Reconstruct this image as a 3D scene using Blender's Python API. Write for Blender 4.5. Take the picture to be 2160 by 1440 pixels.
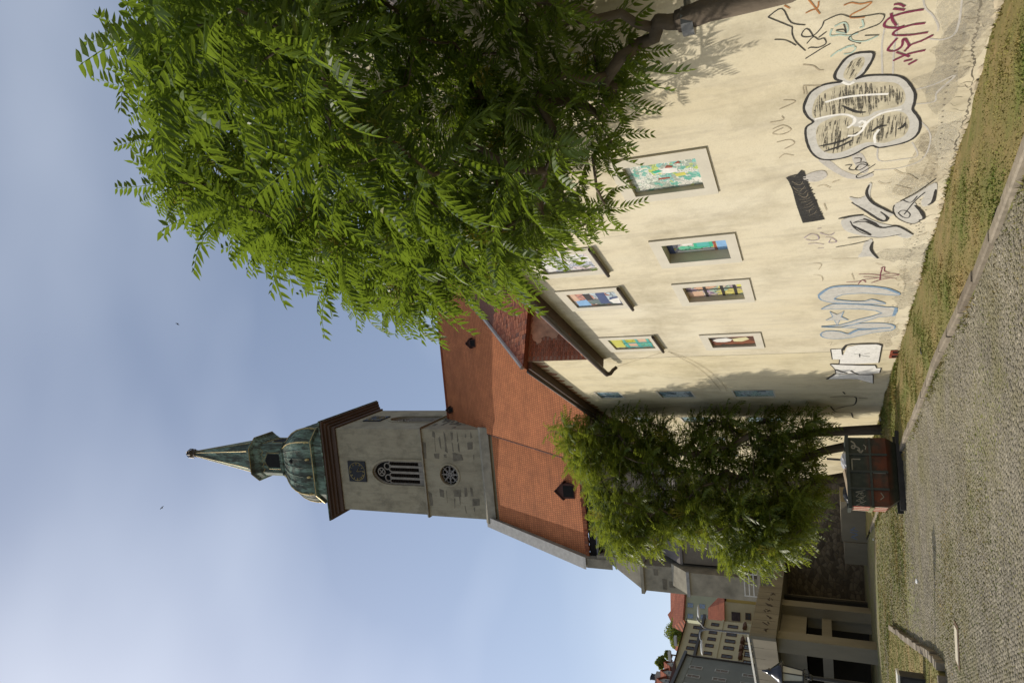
import bpy, math, random
import numpy as np
from mathutils import noise as mnoise
from mathutils import Vector, Matrix
from mathutils.geometry import tessellate_polygon

# ------------------------------------------------------------------ clear
for o in list(bpy.data.objects):
    bpy.data.objects.remove(o, do_unlink=True)
scene = bpy.context.scene
COL = scene.collection
rnd = random.Random(7)

# ------------------------------------------------------------------ camera
# The photograph is a portrait picture stored on its side: the camera is rolled by 90 degrees.
FPX, CU, CV, CAMH = 1470.0, 720.0, 1080.0, 2.0
zc = np.array([568.0 - CU, CV + 2250.0, FPX]); zc /= np.linalg.norm(zc)
cF = np.array([0.0, math.sqrt(1 - zc[2] ** 2), zc[2]])
_ry = -zc[0] * zc[2] / cF[1]
cR = np.array([math.sqrt(1 - zc[0] ** 2 - _ry ** 2), _ry, zc[0]])
cU = np.cross(cR, cF)
CAM = np.array([0.0, 0.0, CAMH])
cam_data = bpy.data.cameras.new('camera')
cam = bpy.data.objects.new('camera', cam_data)
COL.objects.link(cam)
cam_data.sensor_fit = 'HORIZONTAL'
cam_data.sensor_width = 36.0
cam_data.lens = 36.0 * FPX / 2160.0
cam_data.clip_start = 0.1
cam_data.clip_end = 5000.0
lx, ly, lz = -cU, cR, -cF          # local x = scene down, local y = scene right
cam.matrix_world = Matrix(((lx[0], ly[0], lz[0], CAM[0]), (lx[1], ly[1], lz[1], CAM[1]),
                           (lx[2], ly[2], lz[2], CAM[2]), (0, 0, 0, 1)))
scene.camera = cam

# ------------------------------------------------------------------ sky, sun, exposure
SUN_AZ, SUN_EL = math.radians(-77.5), math.radians(41.0)
world = bpy.data.worlds.new('World'); scene.world = world; world.use_nodes = True
wn, wl = world.node_tree.nodes, world.node_tree.links
wn.clear()
sky = wn.new('ShaderNodeTexSky'); sky.sky_type = 'NISHITA'; sky.sun_disc = False
sky.sun_elevation = SUN_EL
sky.sun_rotation = SUN_AZ
sky.air_density = 1.0; sky.dust_density = 2.2; sky.ozone_density = 1.4
bg = wn.new('ShaderNodeBackground'); bg.inputs['Strength'].default_value = 0.15
wtc = wn.new('ShaderNodeTexCoord')
wmap = wn.new('ShaderNodeMapping'); wmap.inputs['Location'].default_value = (2.6, 0.0, 0.0); wmap.inputs['Scale'].default_value = (1.0, 1.6, 2.6); wmap.inputs['Rotation'].default_value = (0.3, 0.5, 0.2)
wno = wn.new('ShaderNodeTexNoise'); wno.inputs['Scale'].default_value = 1.5; wno.inputs['Detail'].default_value = 3.5
wno.inputs['Roughness'].default_value = 0.40
wra = wn.new('ShaderNodeValToRGB')
wra.color_ramp.elements[0].position = 0.36; wra.color_ramp.elements[0].color = (.09, .09, .09, 1)
wra.color_ramp.elements[1].position = 0.84; wra.color_ramp.elements[1].color = (0.52, 0.52, 0.52, 1)
wmx = wn.new('ShaderNodeMixRGB'); wmx.inputs['Color2'].default_value = (8.4, 9.0, 9.9, 1)
wout = wn.new('ShaderNodeOutputWorld')
wl.new(wtc.outputs['Generated'], wmap.inputs['Vector']); wl.new(wmap.outputs['Vector'], wno.inputs['Vector'])
wl.new(wno.outputs['Fac'], wra.inputs['Fac']); wl.new(wra.outputs['Color'], wmx.inputs['Fac'])
wl.new(sky.outputs['Color'], wmx.inputs['Color1']); wl.new(wmx.outputs['Color'], bg.inputs['Color'])
wl.new(bg.outputs['Background'], wout.inputs['Surface'])

sun_data = bpy.data.lights.new('sun', 'SUN')
sun_data.energy = 4.3; sun_data.angle = math.radians(0.53); sun_data.color = (1.0, 0.93, 0.80)
sun = bpy.data.objects.new('sun', sun_data); COL.objects.link(sun)
to_sun = Vector((math.sin(SUN_AZ) * math.cos(SUN_EL), math.cos(SUN_AZ) * math.cos(SUN_EL), math.sin(SUN_EL)))
sun.rotation_euler = to_sun.to_track_quat('Z', 'Y').to_euler()
sun.location = (-40, 10, 60)

vs = scene.view_settings
vs.view_transform = 'Standard'; vs.look = 'None'; vs.exposure = -0.18; vs.gamma = 1.0; vs.use_curve_mapping = False

# ------------------------------------------------------------------ measuring helpers
def ray(x, y):
    """direction through photograph pixel (x, y)"""
    u, v = 1440.0 - y, x
    d = (u - CU) * cR - (v - CV) * cU + FPX * cF
    return d / np.linalg.norm(d)
def hit(x, y, p, n):
    d = ray(x, y); p = np.array(p, float); n = np.array(n, float)
    return CAM + d * np.dot(p - CAM, n) / np.dot(d, n)
def gnd(x, y, z=0.0):
    return hit(x, y, (0, 0, z), (0, 0, 1))
def at_depth(x, y, Y):
    d = ray(x, y); return CAM + d * Y / d[1]

class Frame:
    """a right-handed local frame turned about the vertical"""
    def __init__(s, o, ang):
        s.o = np.array(o, float); s.a = ang
        s.x = np.array([math.cos(ang), math.sin(ang), 0]); s.y = np.array([-math.sin(ang), math.cos(ang), 0])
    def L(s, p):
        q = np.array(p, float) - s.o; return np.array([q @ s.x, q @ s.y, q[2]])
    def W(s, p):
        return s.o + s.x * p[0] + s.y * p[1] + np.array([0, 0, p[2]])
    def onY(s, x, y, yl=0.0):
        return s.L(hit(x, y, s.o + s.y * yl, s.y))
    def onX(s, x, y, xl=0.0):
        return s.L(hit(x, y, s.o + s.x * xl, s.x))
    def empty(s, name, **k):
        e = bpy.data.objects.new(name, None); COL.objects.link(e)
        e.empty_display_size = 0.3
        e.location = s.o; e.rotation_euler = (0, 0, s.a)
        tag(e, **k); return e

def tag(o, label=None, cat=None, group=None, kind=None):
    if label: o['label'] = label
    if cat: o['category'] = cat
    if group: o['group'] = group
    if kind: o['kind'] = kind
    return o

# ------------------------------------------------------------------ mesh builder
class MB:
    def __init__(s): s.v = []; s.f = []
    def add(s, pts, faces):
        b = len(s.v); s.v += [tuple(map(float, p)) for p in pts]; s.f += [tuple(b + i for i in f) for f in faces]; return s
    def poly(s, pts): return s.add(pts, [tuple(range(len(pts)))])
    def box(s, x0, x1, y0, y1, z0, z1):
        x0, x1 = min(x0, x1), max(x0, x1); y0, y1 = min(y0, y1), max(y0, y1); z0, z1 = min(z0, z1), max(z0, z1)
        P = [(x0, y0, z0), (x1, y0, z0), (x1, y1, z0), (x0, y1, z0), (x0, y0, z1), (x1, y0, z1), (x1, y1, z1), (x0, y1, z1)]
        return s.add(P, [(0, 3, 2, 1), (4, 5, 6, 7), (0, 1, 5, 4), (1, 2, 6, 5), (2, 3, 7, 6), (3, 0, 4, 7)])
    def bar(s, a, b, w, h, up=(0, 0, 1)):
        a, b = Vector(a), Vector(b); d = (b - a)
        if d.length < 1e-6: return s
        d.normalize(); u = Vector(up)
        if abs(d.dot(u)) > .98: u = Vector((1, 0, 0))
        r = d.cross(u).normalized(); u = r.cross(d)
        P = []
        for c in (a, b):
            for i, j in ((-1, -1), (1, -1), (1, 1), (-1, 1)): P.append(c + r * w * .5 * i + u * h * .5 * j)
        return s.add(P, [(0, 3, 2, 1), (4, 5, 6, 7), (0, 1, 5, 4), (1, 2, 6, 5), (2, 3, 7, 6), (3, 0, 4, 7)])
    def loft(s, rings, cap=True, closed=True):
        n = len(rings[0]); b = len(s.v)
        for r in rings: s.v += [tuple(map(float, p)) for p in r]
        for k in range(len(rings) - 1):
            for i in range(n if closed else n - 1):
                j = (i + 1) % n
                s.f.append((b + k * n + i, b + k * n + j, b + (k + 1) * n + j, b + (k + 1) * n + i))
        if cap:
            s.f.append(tuple(b + i for i in reversed(range(n)))); s.f.append(tuple(b + (len(rings) - 1) * n + i for i in range(n)))
        return s
    def tube(s, path, rad, n=6, cap=True):
        path = [Vector(p) for p in path]
        if not hasattr(rad, '__len__'): rad = [rad] * len(path)
        rings = []; ref = None
        for i, p in enumerate(path):
            d = (path[min(i + 1, len(path) - 1)] - path[max(i - 1, 0)])
            d = d.normalized() if d.length > 1e-7 else Vector((0, 0, 1))
            if ref is None: ref = Vector((1, 0, 0)) if abs(d.x) < .8 else Vector((0, 1, 0))
            r = (ref - d * ref.dot(d)).normalized(); q = d.cross(r); ref = r
            rings.append([p + (r * math.cos(2 * math.pi * k / n) + q * math.sin(2 * math.pi * k / n)) * rad[i] for k in range(n)])
        return s.loft(rings, cap)
    def lathe(s, prof, cx, cy, n=16, ph=0.0):
        return s.loft([[(cx + r * math.cos(ph + 2 * math.pi * k / n), cy + r * math.sin(ph + 2 * math.pi * k / n), z) for k in range(n)] for r, z in prof])
    def prism(s, pts, fmap, d0, d1):
        a = [fmap(p[0], p[1], d0) for p in pts]; b = [fmap(p[0], p[1], d1) for p in pts]
        return s.loft([a, b])
    def holed(s, outer, holes, fmap, d0, depth):
        """flat wall with openings; reveals run from d0 to d0+depth"""
        loops = [outer] + holes
        flat = [p for l in loops for p in l]
        tris = tessellate_polygon([[Vector((p[0], p[1], 0)) for p in l] for l in loops])
        b = len(s.v); s.v += [tuple(map(float, fmap(p[0], p[1], d0))) for p in flat]
        s.f += [tuple(b + i for i in t) for t in tris]
        for h in holes:
            n = len(h)
            s.loft([[fmap(p[0], p[1], d0) for p in h], [fmap(p[0], p[1], d0 + depth) for p in h]], cap=False)
        return s
    def blob(s, c, r, n=2, jit=.25, sc=(1, 1, 1), seed=0):
        import bmesh
        bm = bmesh.new(); bmesh.ops.create_icosphere(bm, subdivisions=n, radius=1)
        q = random.Random(seed)
        P = []
        for v in bm.verts:
            k = r * (1 + jit * (q.random() - .5) * 2)
            P.append((c[0] + v.co.x * k * sc[0], c[1] + v.co.y * k * sc[1], c[2] + v.co.z * k * sc[2]))
        F = [tuple(v.index for v in f.verts) for f in bm.faces]; bm.free()
        return s.add(P, F)
    def mesh(s, name, mat, smooth=False):
        me = bpy.data.meshes.new(name); me.from_pydata(s.v, [], s.f); me.update()
        if mat: me.materials.append(mat)
        if smooth:
            me.polygons.foreach_set('use_smooth', [True] * len(me.polygons))
        return me
    def build(s, name, mat, parent=None, smooth=False, label=None, cat=None, group=None, kind=None, loc=None):
        o = bpy.data.objects.new(name, s.mesh(name, mat, smooth)); COL.objects.link(o)
        if parent: o.parent = parent
        if loc is not None: o.location = loc
        return tag(o, label, cat, group, kind)

def link_copy(me, name, parent, mw=None, loc=None, rot=None, label=None):
    o = bpy.data.objects.new(name, me); COL.objects.link(o); o.parent = parent
    if mw is not None: o.matrix_basis = mw
    if loc is not None: o.location = loc
    if rot is not None: o.rotation_euler = rot
    if label: o['label'] = label
    return o

def smooth_path(pts, k=4, closed=False):
    P = [np.array(p, float) for p in pts]; n = len(P); out = []
    if n < 3: return P
    rng = range(n) if closed else range(n - 1)
    for i in rng:
        p0 = P[(i - 1) % n] if closed or i > 0 else P[0]; p1 = P[i]; p2 = P[(i + 1) % n]
        p3 = P[(i + 2) % n] if closed or i + 2 < n else P[-1]
        for j in range(k):
            t = j / k
            out.append(.5 * ((2 * p1) + (-p0 + p2) * t + (2 * p0 - 5 * p1 + 4 * p2 - p3) * t * t + (-p0 + 3 * p1 - 3 * p2 + p3) * t ** 3))
    if not closed: out.append(P[-1])
    return out

# ------------------------------------------------------------------ materials
class NT:
    def __init__(s, name):
        s.m = bpy.data.materials.new(name); s.m.use_nodes = True
        s.n = s.m.node_tree.nodes; s.l = s.m.node_tree.links
        s.b = s.n['Principled BSDF']; s.b.inputs['Specular IOR Level'].default_value = 0.25
        s.b.inputs['Roughness'].default_value = 0.85
        s.tc = s.n.new('ShaderNodeTexCoord')
    def N(s, t, **k):
        n = s.n.new(t)
        for a, v in k.items():
            if a in n.inputs.keys(): n.inputs[a].default_value = v
            else: setattr(n, a, v)
        return n
    def link(s, a, b): s.l.new(a, b)
    def noise(s, scale, detail=5, rough=.6, vec=None, stretch=None):
        n = s.N('ShaderNodeTexNoise'); n.inputs['Scale'].default_value = scale; n.inputs['Detail'].default_value = detail; n.inputs['Roughness'].default_value = rough
        v = vec or s.tc.outputs['Object']
        if stretch:
            mp = s.N('ShaderNodeMapping'); mp.inputs['Scale'].default_value = stretch; s.link(v, mp.inputs['Vector']); v = mp.outputs['Vector']
        s.link(v, n.inputs['Vector']); return n.outputs['Fac']
    def ramp(s, fac, stops):
        r = s.N('ShaderNodeValToRGB'); cr = r.color_ramp
        while len(cr.elements) < len(stops): cr.elements.new(.5)
        for e, (p, c) in zip(cr.elements, stops):
            e.position = p; e.color = (c, c, c, 1) if not hasattr(c, '__len__') else (*c, 1)
        s.link(fac, r.inputs['Fac']); return r.outputs['Color']
    def mix(s, fac, a, b, mode='MIX'):
        m = s.N('ShaderNodeMixRGB', blend_type=mode)
        for inp, val in ((m.inputs['Fac'], fac), (m.inputs['Color1'], a), (m.inputs['Color2'], b)):
            if hasattr(val, 'is_output'): s.link(val, inp)
            elif hasattr(val, '__len__'): inp.default_value = (*val, 1)
            else: inp.default_value = val
        return m.outputs['Color']
    def bump(s, h, strength=.3, dist=.02):
        b = s.N('ShaderNodeBump'); b.inputs['Strength'].default_value = strength; b.inputs['Distance'].default_value = dist
        s.link(h, b.inputs['Height']); s.link(b.outputs['Normal'], s.b.inputs['Normal']); return s
    def col(s, c):
        if hasattr(c, 'is_output'): s.link(c, s.b.inputs['Base Color'])
        else: s.b.inputs['Base Color'].default_value = (*c, 1)
        return s
    def rough(s, r): s.b.inputs['Roughness'].default_value = r; return s

def vary(name, c, amt=.25, scale=3.0, rough=.85, bump=.15, bscale=None, metal=0.0, spec=.25, stretch=None):
    """plain paint or stone: base colour broken up by two noises"""
    t = NT(name)
    d = [max(0, x * (1 - amt)) for x in c]; l = [min(1, x * (1 + amt)) for x in c]
    f = t.noise(scale, 6, .62, stretch=stretch)
    k = t.ramp(f, [(.3, d), (.5, c), (.7, l)])
    t.col(k).rough(rough)
    t.b.inputs['Metallic'].default_value = metal; t.b.inputs['Specular IOR Level'].default_value = spec
    if bump: t.bump(t.noise(bscale or scale * 6, 4), bump, .02)
    return t.m

M = {}
def plaster(name, base, stain, dark, s1=.45, s2=2.2, streak=(1, 1, .35)):
    t = NT(name)
    a = t.noise(s1, 7, .65, stretch=streak); b = t.noise(s2, 8, .7, stretch=streak)
    vo = t.N('ShaderNodeTexVoronoi', feature='F1'); vo.inputs['Scale'].default_value = .55; wv = t.N('ShaderNodeTexNoise'); wv.inputs['Scale'].default_value = 1.6; wv.inputs['Detail'].default_value = 6
    t.link(t.tc.outputs['Object'], wv.inputs['Vector']); t.link(t.mix(.4, t.tc.outputs['Object'], wv.outputs['Color']), vo.inputs['Vector'])
    sc_ = t.N('ShaderNodeSeparateColor'); t.link(vo.outputs['Color'], sc_.inputs[0])
    b0 = t.mix(t.ramp(sc_.outputs[0], [(.3, 0), (.9, .35)]), base, [x * y for x, y in zip(base, (1.06, 1.1, 1.2))])
    c = t.mix(t.ramp(a, [(.38, 0), (.66, .75)]), b0, stain)
    c = t.mix(t.ramp(b, [(.50, 0), (.74, .55)]), c, dark)
    c = t.mix(t.ramp(t.noise(.55, 9, .68, stretch=(1, 1, .8)), [(.48, 0), (.66, .85)]), c, [x * .68 for x in stain])
    c = t.mix(t.ramp(t.noise(1.0, 5, .6, stretch=(4, 4, .3)), [(.54, 0), (.74, .38)]), c, dark)
    c = t.mix(t.ramp(t.noise(34, 3, .6), [(.35, .16), (.5, 0)]), c, dark)
    c = t.mix(t.ramp(t.noise(9, 4), [(.4, 0), (.75, .22)]), c, [x * 1.12 for x in base])
    t.col(c).rough(.92); t.bump(t.noise(14, 8, .7), .35, .02)
    return t.m
M['plaster'] = plaster('cream_plaster', (.61, .55, .415), (.56, .485, .335), (.31, .27, .21), .5, 1.9)
M['plaster2'] = plaster('pale_cream_plaster', (.60, .53, .365), (.55, .47, .30), (.34, .295, .225), .6, 1.6)
M['band'] = vary('pale_window_band_plaster', (.53, .49, .405), .07, 2, .9, .2, 20)
M['reveal'] = vary('plaster_reveal', (.42, .36, .26), .12, 3)
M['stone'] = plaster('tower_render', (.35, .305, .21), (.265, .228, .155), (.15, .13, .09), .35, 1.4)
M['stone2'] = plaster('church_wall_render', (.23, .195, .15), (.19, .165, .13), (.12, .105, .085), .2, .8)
M['ashlar'] = vary('buttress_stone', (.27, .24, .18), .35, .9, .95, .4, 4)
M['rubble'] = None
M['exposed'] = vary('exposed_dark_stone', (.155, .135, .10), .35, 1.6, .95, .4, 5)
M['wood'] = vary('brown_cornice_timber', (.082, .050, .034), .3, 1.2, .7, .2, stretch=(.3, .3, 2))
M['iron'] = vary('dark_iron', (.03, .03, .032), .3, 4, .5, .1, metal=.4, spec=.5)
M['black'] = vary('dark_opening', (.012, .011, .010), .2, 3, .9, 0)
M['gold'] = vary('worn_gilding', (.36, .27, .10), .5, 2, .5, .1, metal=.5, spec=.5)
M['gutter'] = vary('brown_gutter_metal', (.05, .036, .028), .3, 2.5, .5, .1, metal=.3, spec=.5)
M['lead'] = vary('lead_flashing', (.28, .27, .25), .2, 3, .6, .1)
M['concrete'] = vary('bridge_concrete', (.20, .175, .13), .22, .6, .9, .3, 6, stretch=(1, 1, .3))
M['concrete2'] = vary('kerb_concrete', (.27, .232, .18), .25, 2.0, .92, .4, 18)
M['whiterail'] = vary('pale_rail_paint', (.6, .58, .52), .1, 3, .6, 0)
M['bark'] = vary('tree_bark', (.12, .095, .072), .4, 4, .95, .6, 12, stretch=(1, 1, .25))
M['pipe'] = vary('grey_metal_band', (.17, .17, .17), .25, 5, .5, .1, metal=.5, spec=.5)

def copper():
    t = NT('verdigris_copper')
    a = t.noise(.55, 7, .7, stretch=(1.4, 1.4, .22)); b = t.noise(1.7, 6, .7, stretch=(1.5, 1.5, .3))
    c = t.ramp(a, [(.32, (.024, .024, .018)), (.44, (.075, .10, .072)), (.54, (.17, .24, .175)), (.70, (.31, .39, .30))])
    c = t.mix(t.ramp(b, [(.42, 0), (.60, .9)]), c, (.040, .034, .022))
    t.col(c).rough(.75); t.b.inputs['Specular IOR Level'].default_value = .25
    t.bump(t.noise(5, 5), .2, .03); return t.m
M['copper'] = copper()
def rooftile(name, c0, c1, row=.26, colw=.19, slope=1.0):
    """plain clay tiles: courses along the object's z, columns along x"""
    t = NT(name)
    s = t.N('ShaderNodeSeparateXYZ'); t.link(t.tc.outputs['Object'], s.inputs[0])
    cb = t.N('ShaderNodeCombineXYZ'); t.link(s.outputs['X'], cb.inputs['X']); t.link(s.outputs['Z'], cb.inputs['Y'])
    br = t.N('ShaderNodeTexBrick'); br.offset = .5
    br.inputs['Scale'].default_value = 1.0; br.inputs['Brick Width'].default_value = colw; br.inputs['Row Height'].default_value = row
    br.inputs['Mortar Size'].default_value = .02; br.inputs['Mortar Smooth'].default_value = .4; br.inputs['Bias'].default_value = 0
    br.inputs['Color1'].default_value = (*c0, 1); br.inputs['Color2'].default_value = (*c1, 1)
    br.inputs['Mortar'].default_value = (c0[0] * .35, c0[1] * .35, c0[2] * .35, 1)
    t.link(cb.outputs[0], br.inputs['Vector'])
    f = t.ramp(t.noise(.7, 6, .65), [(.3, .80), (.7, 1.14)])
    c = t.mix(1.0, br.outputs['Color'], f, 'MULTIPLY')
    # an odd course of newer, darker bedding every metre or so
    w = t.N('ShaderNodeTexNoise'); w.inputs['Scale'].default_value = 1.0
    mp = t.N('ShaderNodeMapping'); mp.inputs['Scale'].default_value = (.25, .1, 4.0); t.link(t.tc.outputs['Object'], mp.inputs[0]); t.link(mp.outputs[0], w.inputs['Vector'])
    c = t.mix(t.ramp(w.outputs['Fac'], [(.60, 0), (.66, .30)]), c, (c0[0] * .35, c0[1] * .35, c0[2] * .4))
    t.col(c).rough(.85); t.bump(br.outputs['Fac'], .6, -.03); return t.m
M['tile'] = rooftile('orange_roof_tiles', (.52, .178, .066), (.44, .145, .055))
M['tile_far'] = rooftile('town_roof_tiles', (.36, .11, .055), (.30, .085, .045), .35, .3)
M['tile_dark'] = vary('dark_brown_roof', (.085, .04, .033), .3, 1.0)
def per_island(name, stops, rough=.9, extra=None, bump=None, noise_amt=.4, noise_scale=20):
    t = NT(name)
    g = t.N('ShaderNodeNewGeometry'); oi = t.N('ShaderNodeObjectInfo')
    ad = t.N('ShaderNodeMath', operation='ADD'); t.link(g.outputs['Random Per Island'], ad.inputs[0]); t.link(oi.outputs['Random'], ad.inputs[1])
    fr = t.N('ShaderNodeMath', operation='FRACT'); t.link(ad.outputs[0], fr.inputs[0])
    c = t.ramp(fr.outputs[0], stops)
    c = t.mix(1.0, c, t.ramp(t.noise(noise_scale, 4), [(.3, 1 - noise_amt), (.7, 1 + noise_amt)]), 'MULTIPLY')
    t.col(c).rough(rough)
    if bump: t.bump(t.noise(bump, 5), .4, .01)
    return t
M['oldtile'] = per_island('weathered_hand_tiles', [(0, (.19, .065, .035)), (.4, (.30, .10, .05)), (.75, (.37, .14, .07)), (1, (.14, .065, .045))]).m
M['brick'] = per_island('old_red_brick', [(0, (.19, .085, .05)), (.5, (.29, .125, .07)), (1, (.24, .13, .085))], bump=15).m
M['mortar'] = vary('lime_mortar', (.26, .18, .13), .3, 3, .95, .3)
M['peeled'] = vary('peeling_plaster', (.42, .29, .19), .4, 2.2, .95, .6, 6)
M['cobble'] = per_island('granite_cobbles', [(0, (.185, .163, .120)), (.5, (.214, .190, .142)), (.93, (.242, .216, .162)), (1, (.34, .30, .22))], noise_scale=.8, noise_amt=.2)

def mossy(t):
    l = [k for k in t.m.node_tree.links if k.to_socket == t.b.inputs['Base Color']][0]; c = l.from_socket
    c = t.mix(t.ramp(t.noise(.45, 7, .7), [(.46, 0), (.66, .55)]), c, (.175, .16, .055))
    c = t.mix(t.ramp(t.noise(2.6, 5, .7), [(.5, 0), (.7, .4)]), c, (.19, .165, .08))
    t.col(c); return t.m
M['cobble'] = mossy(M['cobble'])
def joint_mat():
    t = NT('mossy_sand_joints')
    v = t.N('ShaderNodeTexVoronoi', feature='F1'); v.inputs['Scale'].default_value = 14
    t.link(t.tc.outputs['Object'], v.inputs['Vector'])
    stone = t.ramp(t.noise(3, 5), [(.3, (.175, .15, .11)), (.7, (.24, .208, .15))])
    moss = t.ramp(t.noise(.33, 6, .65), [(.36, (.14, .12, .085)), (.5, (.155, .15, .05)), (.66, (.12, .15, .03))])
    c = t.mix(t.ramp(v.outputs['Distance'], [(.40, 0), (.58, 1)]), stone, moss)
    c = t.mix(t.ramp(t.noise(.27, 6, .7), [(.50, 0), (.70, .5)]), c, (.175, .16, .055))
    c = t.mix(1.0, c, t.ramp(t.noise(1.1, 8, .75), [(.3, .72), (.7, 1.28)]), 'MULTIPLY')
    t.col(c).rough(.95); t.bump(v.outputs['Distance'], .5, -.03); return t.m
M['joint'] = joint_mat()
M['kerb'] = per_island('kerb_stones', [(0, (.165, .135, .10)), (.5, (.22, .185, .138)), (1, (.27, .23, .175))], noise_scale=7, noise_amt=.25, bump=16).m
def soil():
    t = NT('dry_turf_soil')
    a = t.noise(.8, 7, .7); b = t.noise(5, 6, .7)
    c = t.ramp(a, [(.36, (.12, .14, .03)), (.52, (.20, .165, .06)), (.66, (.28, .20, .09))])
    c = t.mix(t.ramp(b, [(.4, 0), (.7, .7)]), c, (.15, .125, .05))
    t.col(c).rough(.95); t.bump(b, .5, .03); return t.m
M['soil'] = soil()
def grass():
    t = NT('short_dry_grass')
    g = t.N('ShaderNodeNewGeometry')
    a = t.noise(.75, 6, .65)
    green = t.ramp(g.outputs['Random Per Island'], [(0, (.085, .12, .018)), (.5, (.13, .165, .026)), (1, (.20, .20, .045))])
    straw = t.ramp(g.outputs['Random Per Island'], [(0, (.30, .21, .07)), (.5, (.37, .27, .11)), (1, (.22, .195, .05))])
    t.col(t.mix(t.ramp(a, [(.42, 0), (.61, 1)]), green, straw)).rough(.8); return t.m
M['grass'] = grass()
def leafmat(name, stops, trans, tw=.42):
    t = per_island(name, stops, rough=.46, noise_amt=.12, noise_scale=1.3)
    t.b.inputs['Specular IOR Level'].default_value = .42
    tr = t.N('ShaderNodeBsdfTranslucent'); tr.inputs['Color'].default_value = (*trans, 1)
    mx = t.N('ShaderNodeMixShader'); mx.inputs[0].default_value = tw
    out = t.n['Material Output']
    t.link(t.b.outputs[0], mx.inputs[1]); t.link(tr.outputs[0], mx.inputs[2]); t.link(mx.outputs[0], out.inputs['Surface'])
    return t.m
M['leaf'] = leafmat('ailanthus_leaf', [(0, (.028, .056, .012)), (.5, (.062, .106, .017)), (.94, (.105, .158, .024)), (1, (.20, .20, .04))], (.22, .31, .026), .40)
M['leaf2'] = leafmat('distant_ailanthus_leaf', [(0, (.05, .082, .014)), (.5, (.090, .125, .020)), (1, (.16, .178, .030))], (.26, .31, .03), .40)
M['flower'] = leafmat('yellow_green_flower', [(0, (.30, .28, .04)), (1, (.42, .36, .06))], (.4, .36, .05), .35)
M['stem'] = vary('green_stem', (.16, .15, .05), .3, 5, .7, 0)
M['paint_silver'] = vary('silver_spray', (.50, .48, .44), .12, 6, .6, .1)
M['paint_white'] = vary('white_spray', (.74, .72, .68), .1, 6, .7, .1)
M['paint_black'] = vary('black_spray', (.030, .028, .026), .4, 12, .7, .1)
M['paint_faint'] = vary('faded_marker', (.36, .30, .21), .15, 8, .9, 0)
M['paint_grey'] = vary('faded_grey_spray', (.47, .44, .40), .12, 6, .9, 0)
M['paint_magenta'] = vary('wine_spray', (.16, .020, .055), .25, 8, .6, 0)
M['paint_blue'] = vary('blue_spray', (.18, .27, .38), .2, 8, .7, 0)
M['paint_teal'] = vary('teal_spray', (.36, .46, .40), .15, 8, .8, 0)
M['paint_orange'] = vary('rust_marker', (.36, .15, .05), .25, 8, .8, 0)
M['paint_violet'] = vary('violet_marker', (.26, .20, .27), .2, 8, .8, 0)
def worn(m, lo=.30, hi=.44, amt=.75):
    nt = m.node_tree; out = nt.nodes['Material Output']; b = nt.nodes['Principled BSDF']
    tc = nt.nodes.new('ShaderNodeTexCoord'); no = nt.nodes.new('ShaderNodeTexNoise'); no.inputs['Scale'].default_value = 16; no.inputs['Detail'].default_value = 8; no.inputs['Roughness'].default_value = .75
    ra = nt.nodes.new('ShaderNodeValToRGB'); ra.color_ramp.elements[0].position = lo; ra.color_ramp.elements[1].position = hi
    ra.color_ramp.elements[0].color = (1 - amt, 1 - amt, 1 - amt, 1); ra.color_ramp.elements[1].color = (.93, .93, .93, 1)
    nt.links.new(tc.outputs['Object'], no.inputs['Vector']); nt.links.new(no.outputs['Fac'], ra.inputs['Fac']); nt.links.new(ra.outputs['Color'], b.inputs['Alpha']); return m
for k_ in list(M):
    if k_.startswith('paint_'): worn(M[k_], .32, .46, .40 if k_ in ('paint_silver', 'paint_white', 'paint_black', 'paint_blue', 'paint_magenta') else .65)

# ================================================================== GROUND
GR = MB(); GR.poly([(-900, -300, -.16), (900, -300, -.16), (900, 1500, -.16), (-900, 1500, -.16)])
GR.build('ground', vary('far_ground', (.16, .15, .11), .2, .05), kind='structure')
# wall frame: x runs along the wall away from the viewer, y points out of the wall
WA = math.radians(108.6)
WF = Frame(gnd(1960, 500), WA)
# kerb line between turf and cobbles
kerb_in = [WF.L(gnd(x, y, .07)) for x, y in ((2138, 340), (2046, 576), (2009, 660), (1964, 759), (1927, 863), (1905, 915))]
kx = [p[0] for p in kerb_in]; ky = [p[1] for p in kerb_in]
def kerb_n(s):
    if s < kx[0]: return ky[0] + (s - kx[0]) * (ky[1] - ky[0]) / (kx[1] - kx[0])
    if s > kx[-1]: return ky[-1] + (s - kx[-1]) * .055
    return float(np.interp(s, kx, ky))

PZ = MB()
PZ.poly([(-60, -12, -.005)] + [tuple(WF.W((s_, kerb_n(s_) + .06, -.005))) for s_ in np.arange(-18, 36.1, 2.0)] + [(-4, 75, -.005), (-60, 75, -.005)])
plaza = PZ.build('plaza', M['joint'], kind='structure')

# verge
def verge_z(s, n):
    k = max(kerb_n(s), .5); t = max(0, min(1, n / k))
    return -.075 + .125 * t + .05 * math.sin(math.pi * t) + .018 * math.sin(s * 2.1 + n * 3.3) + .012 * math.sin(s * 5.2 - n * 4.1)
VG = MB(); ss = np.arange(-16, 34.01, .4); nn = 9
rows = []
for s_ in ss:
    k = kerb_n(s_); rows.append([(s_, -.1 + (k + .1) * j / (nn - 1), verge_z(s_, (k) * j / (nn - 1))) for j in range(nn)])
VG.loft(rows, cap=False, closed=False)
verge_root = WF.empty('grass_verge', kind='structure')
VG.build('turf_soil', M['soil'], verge_root, smooth=True)

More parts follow.
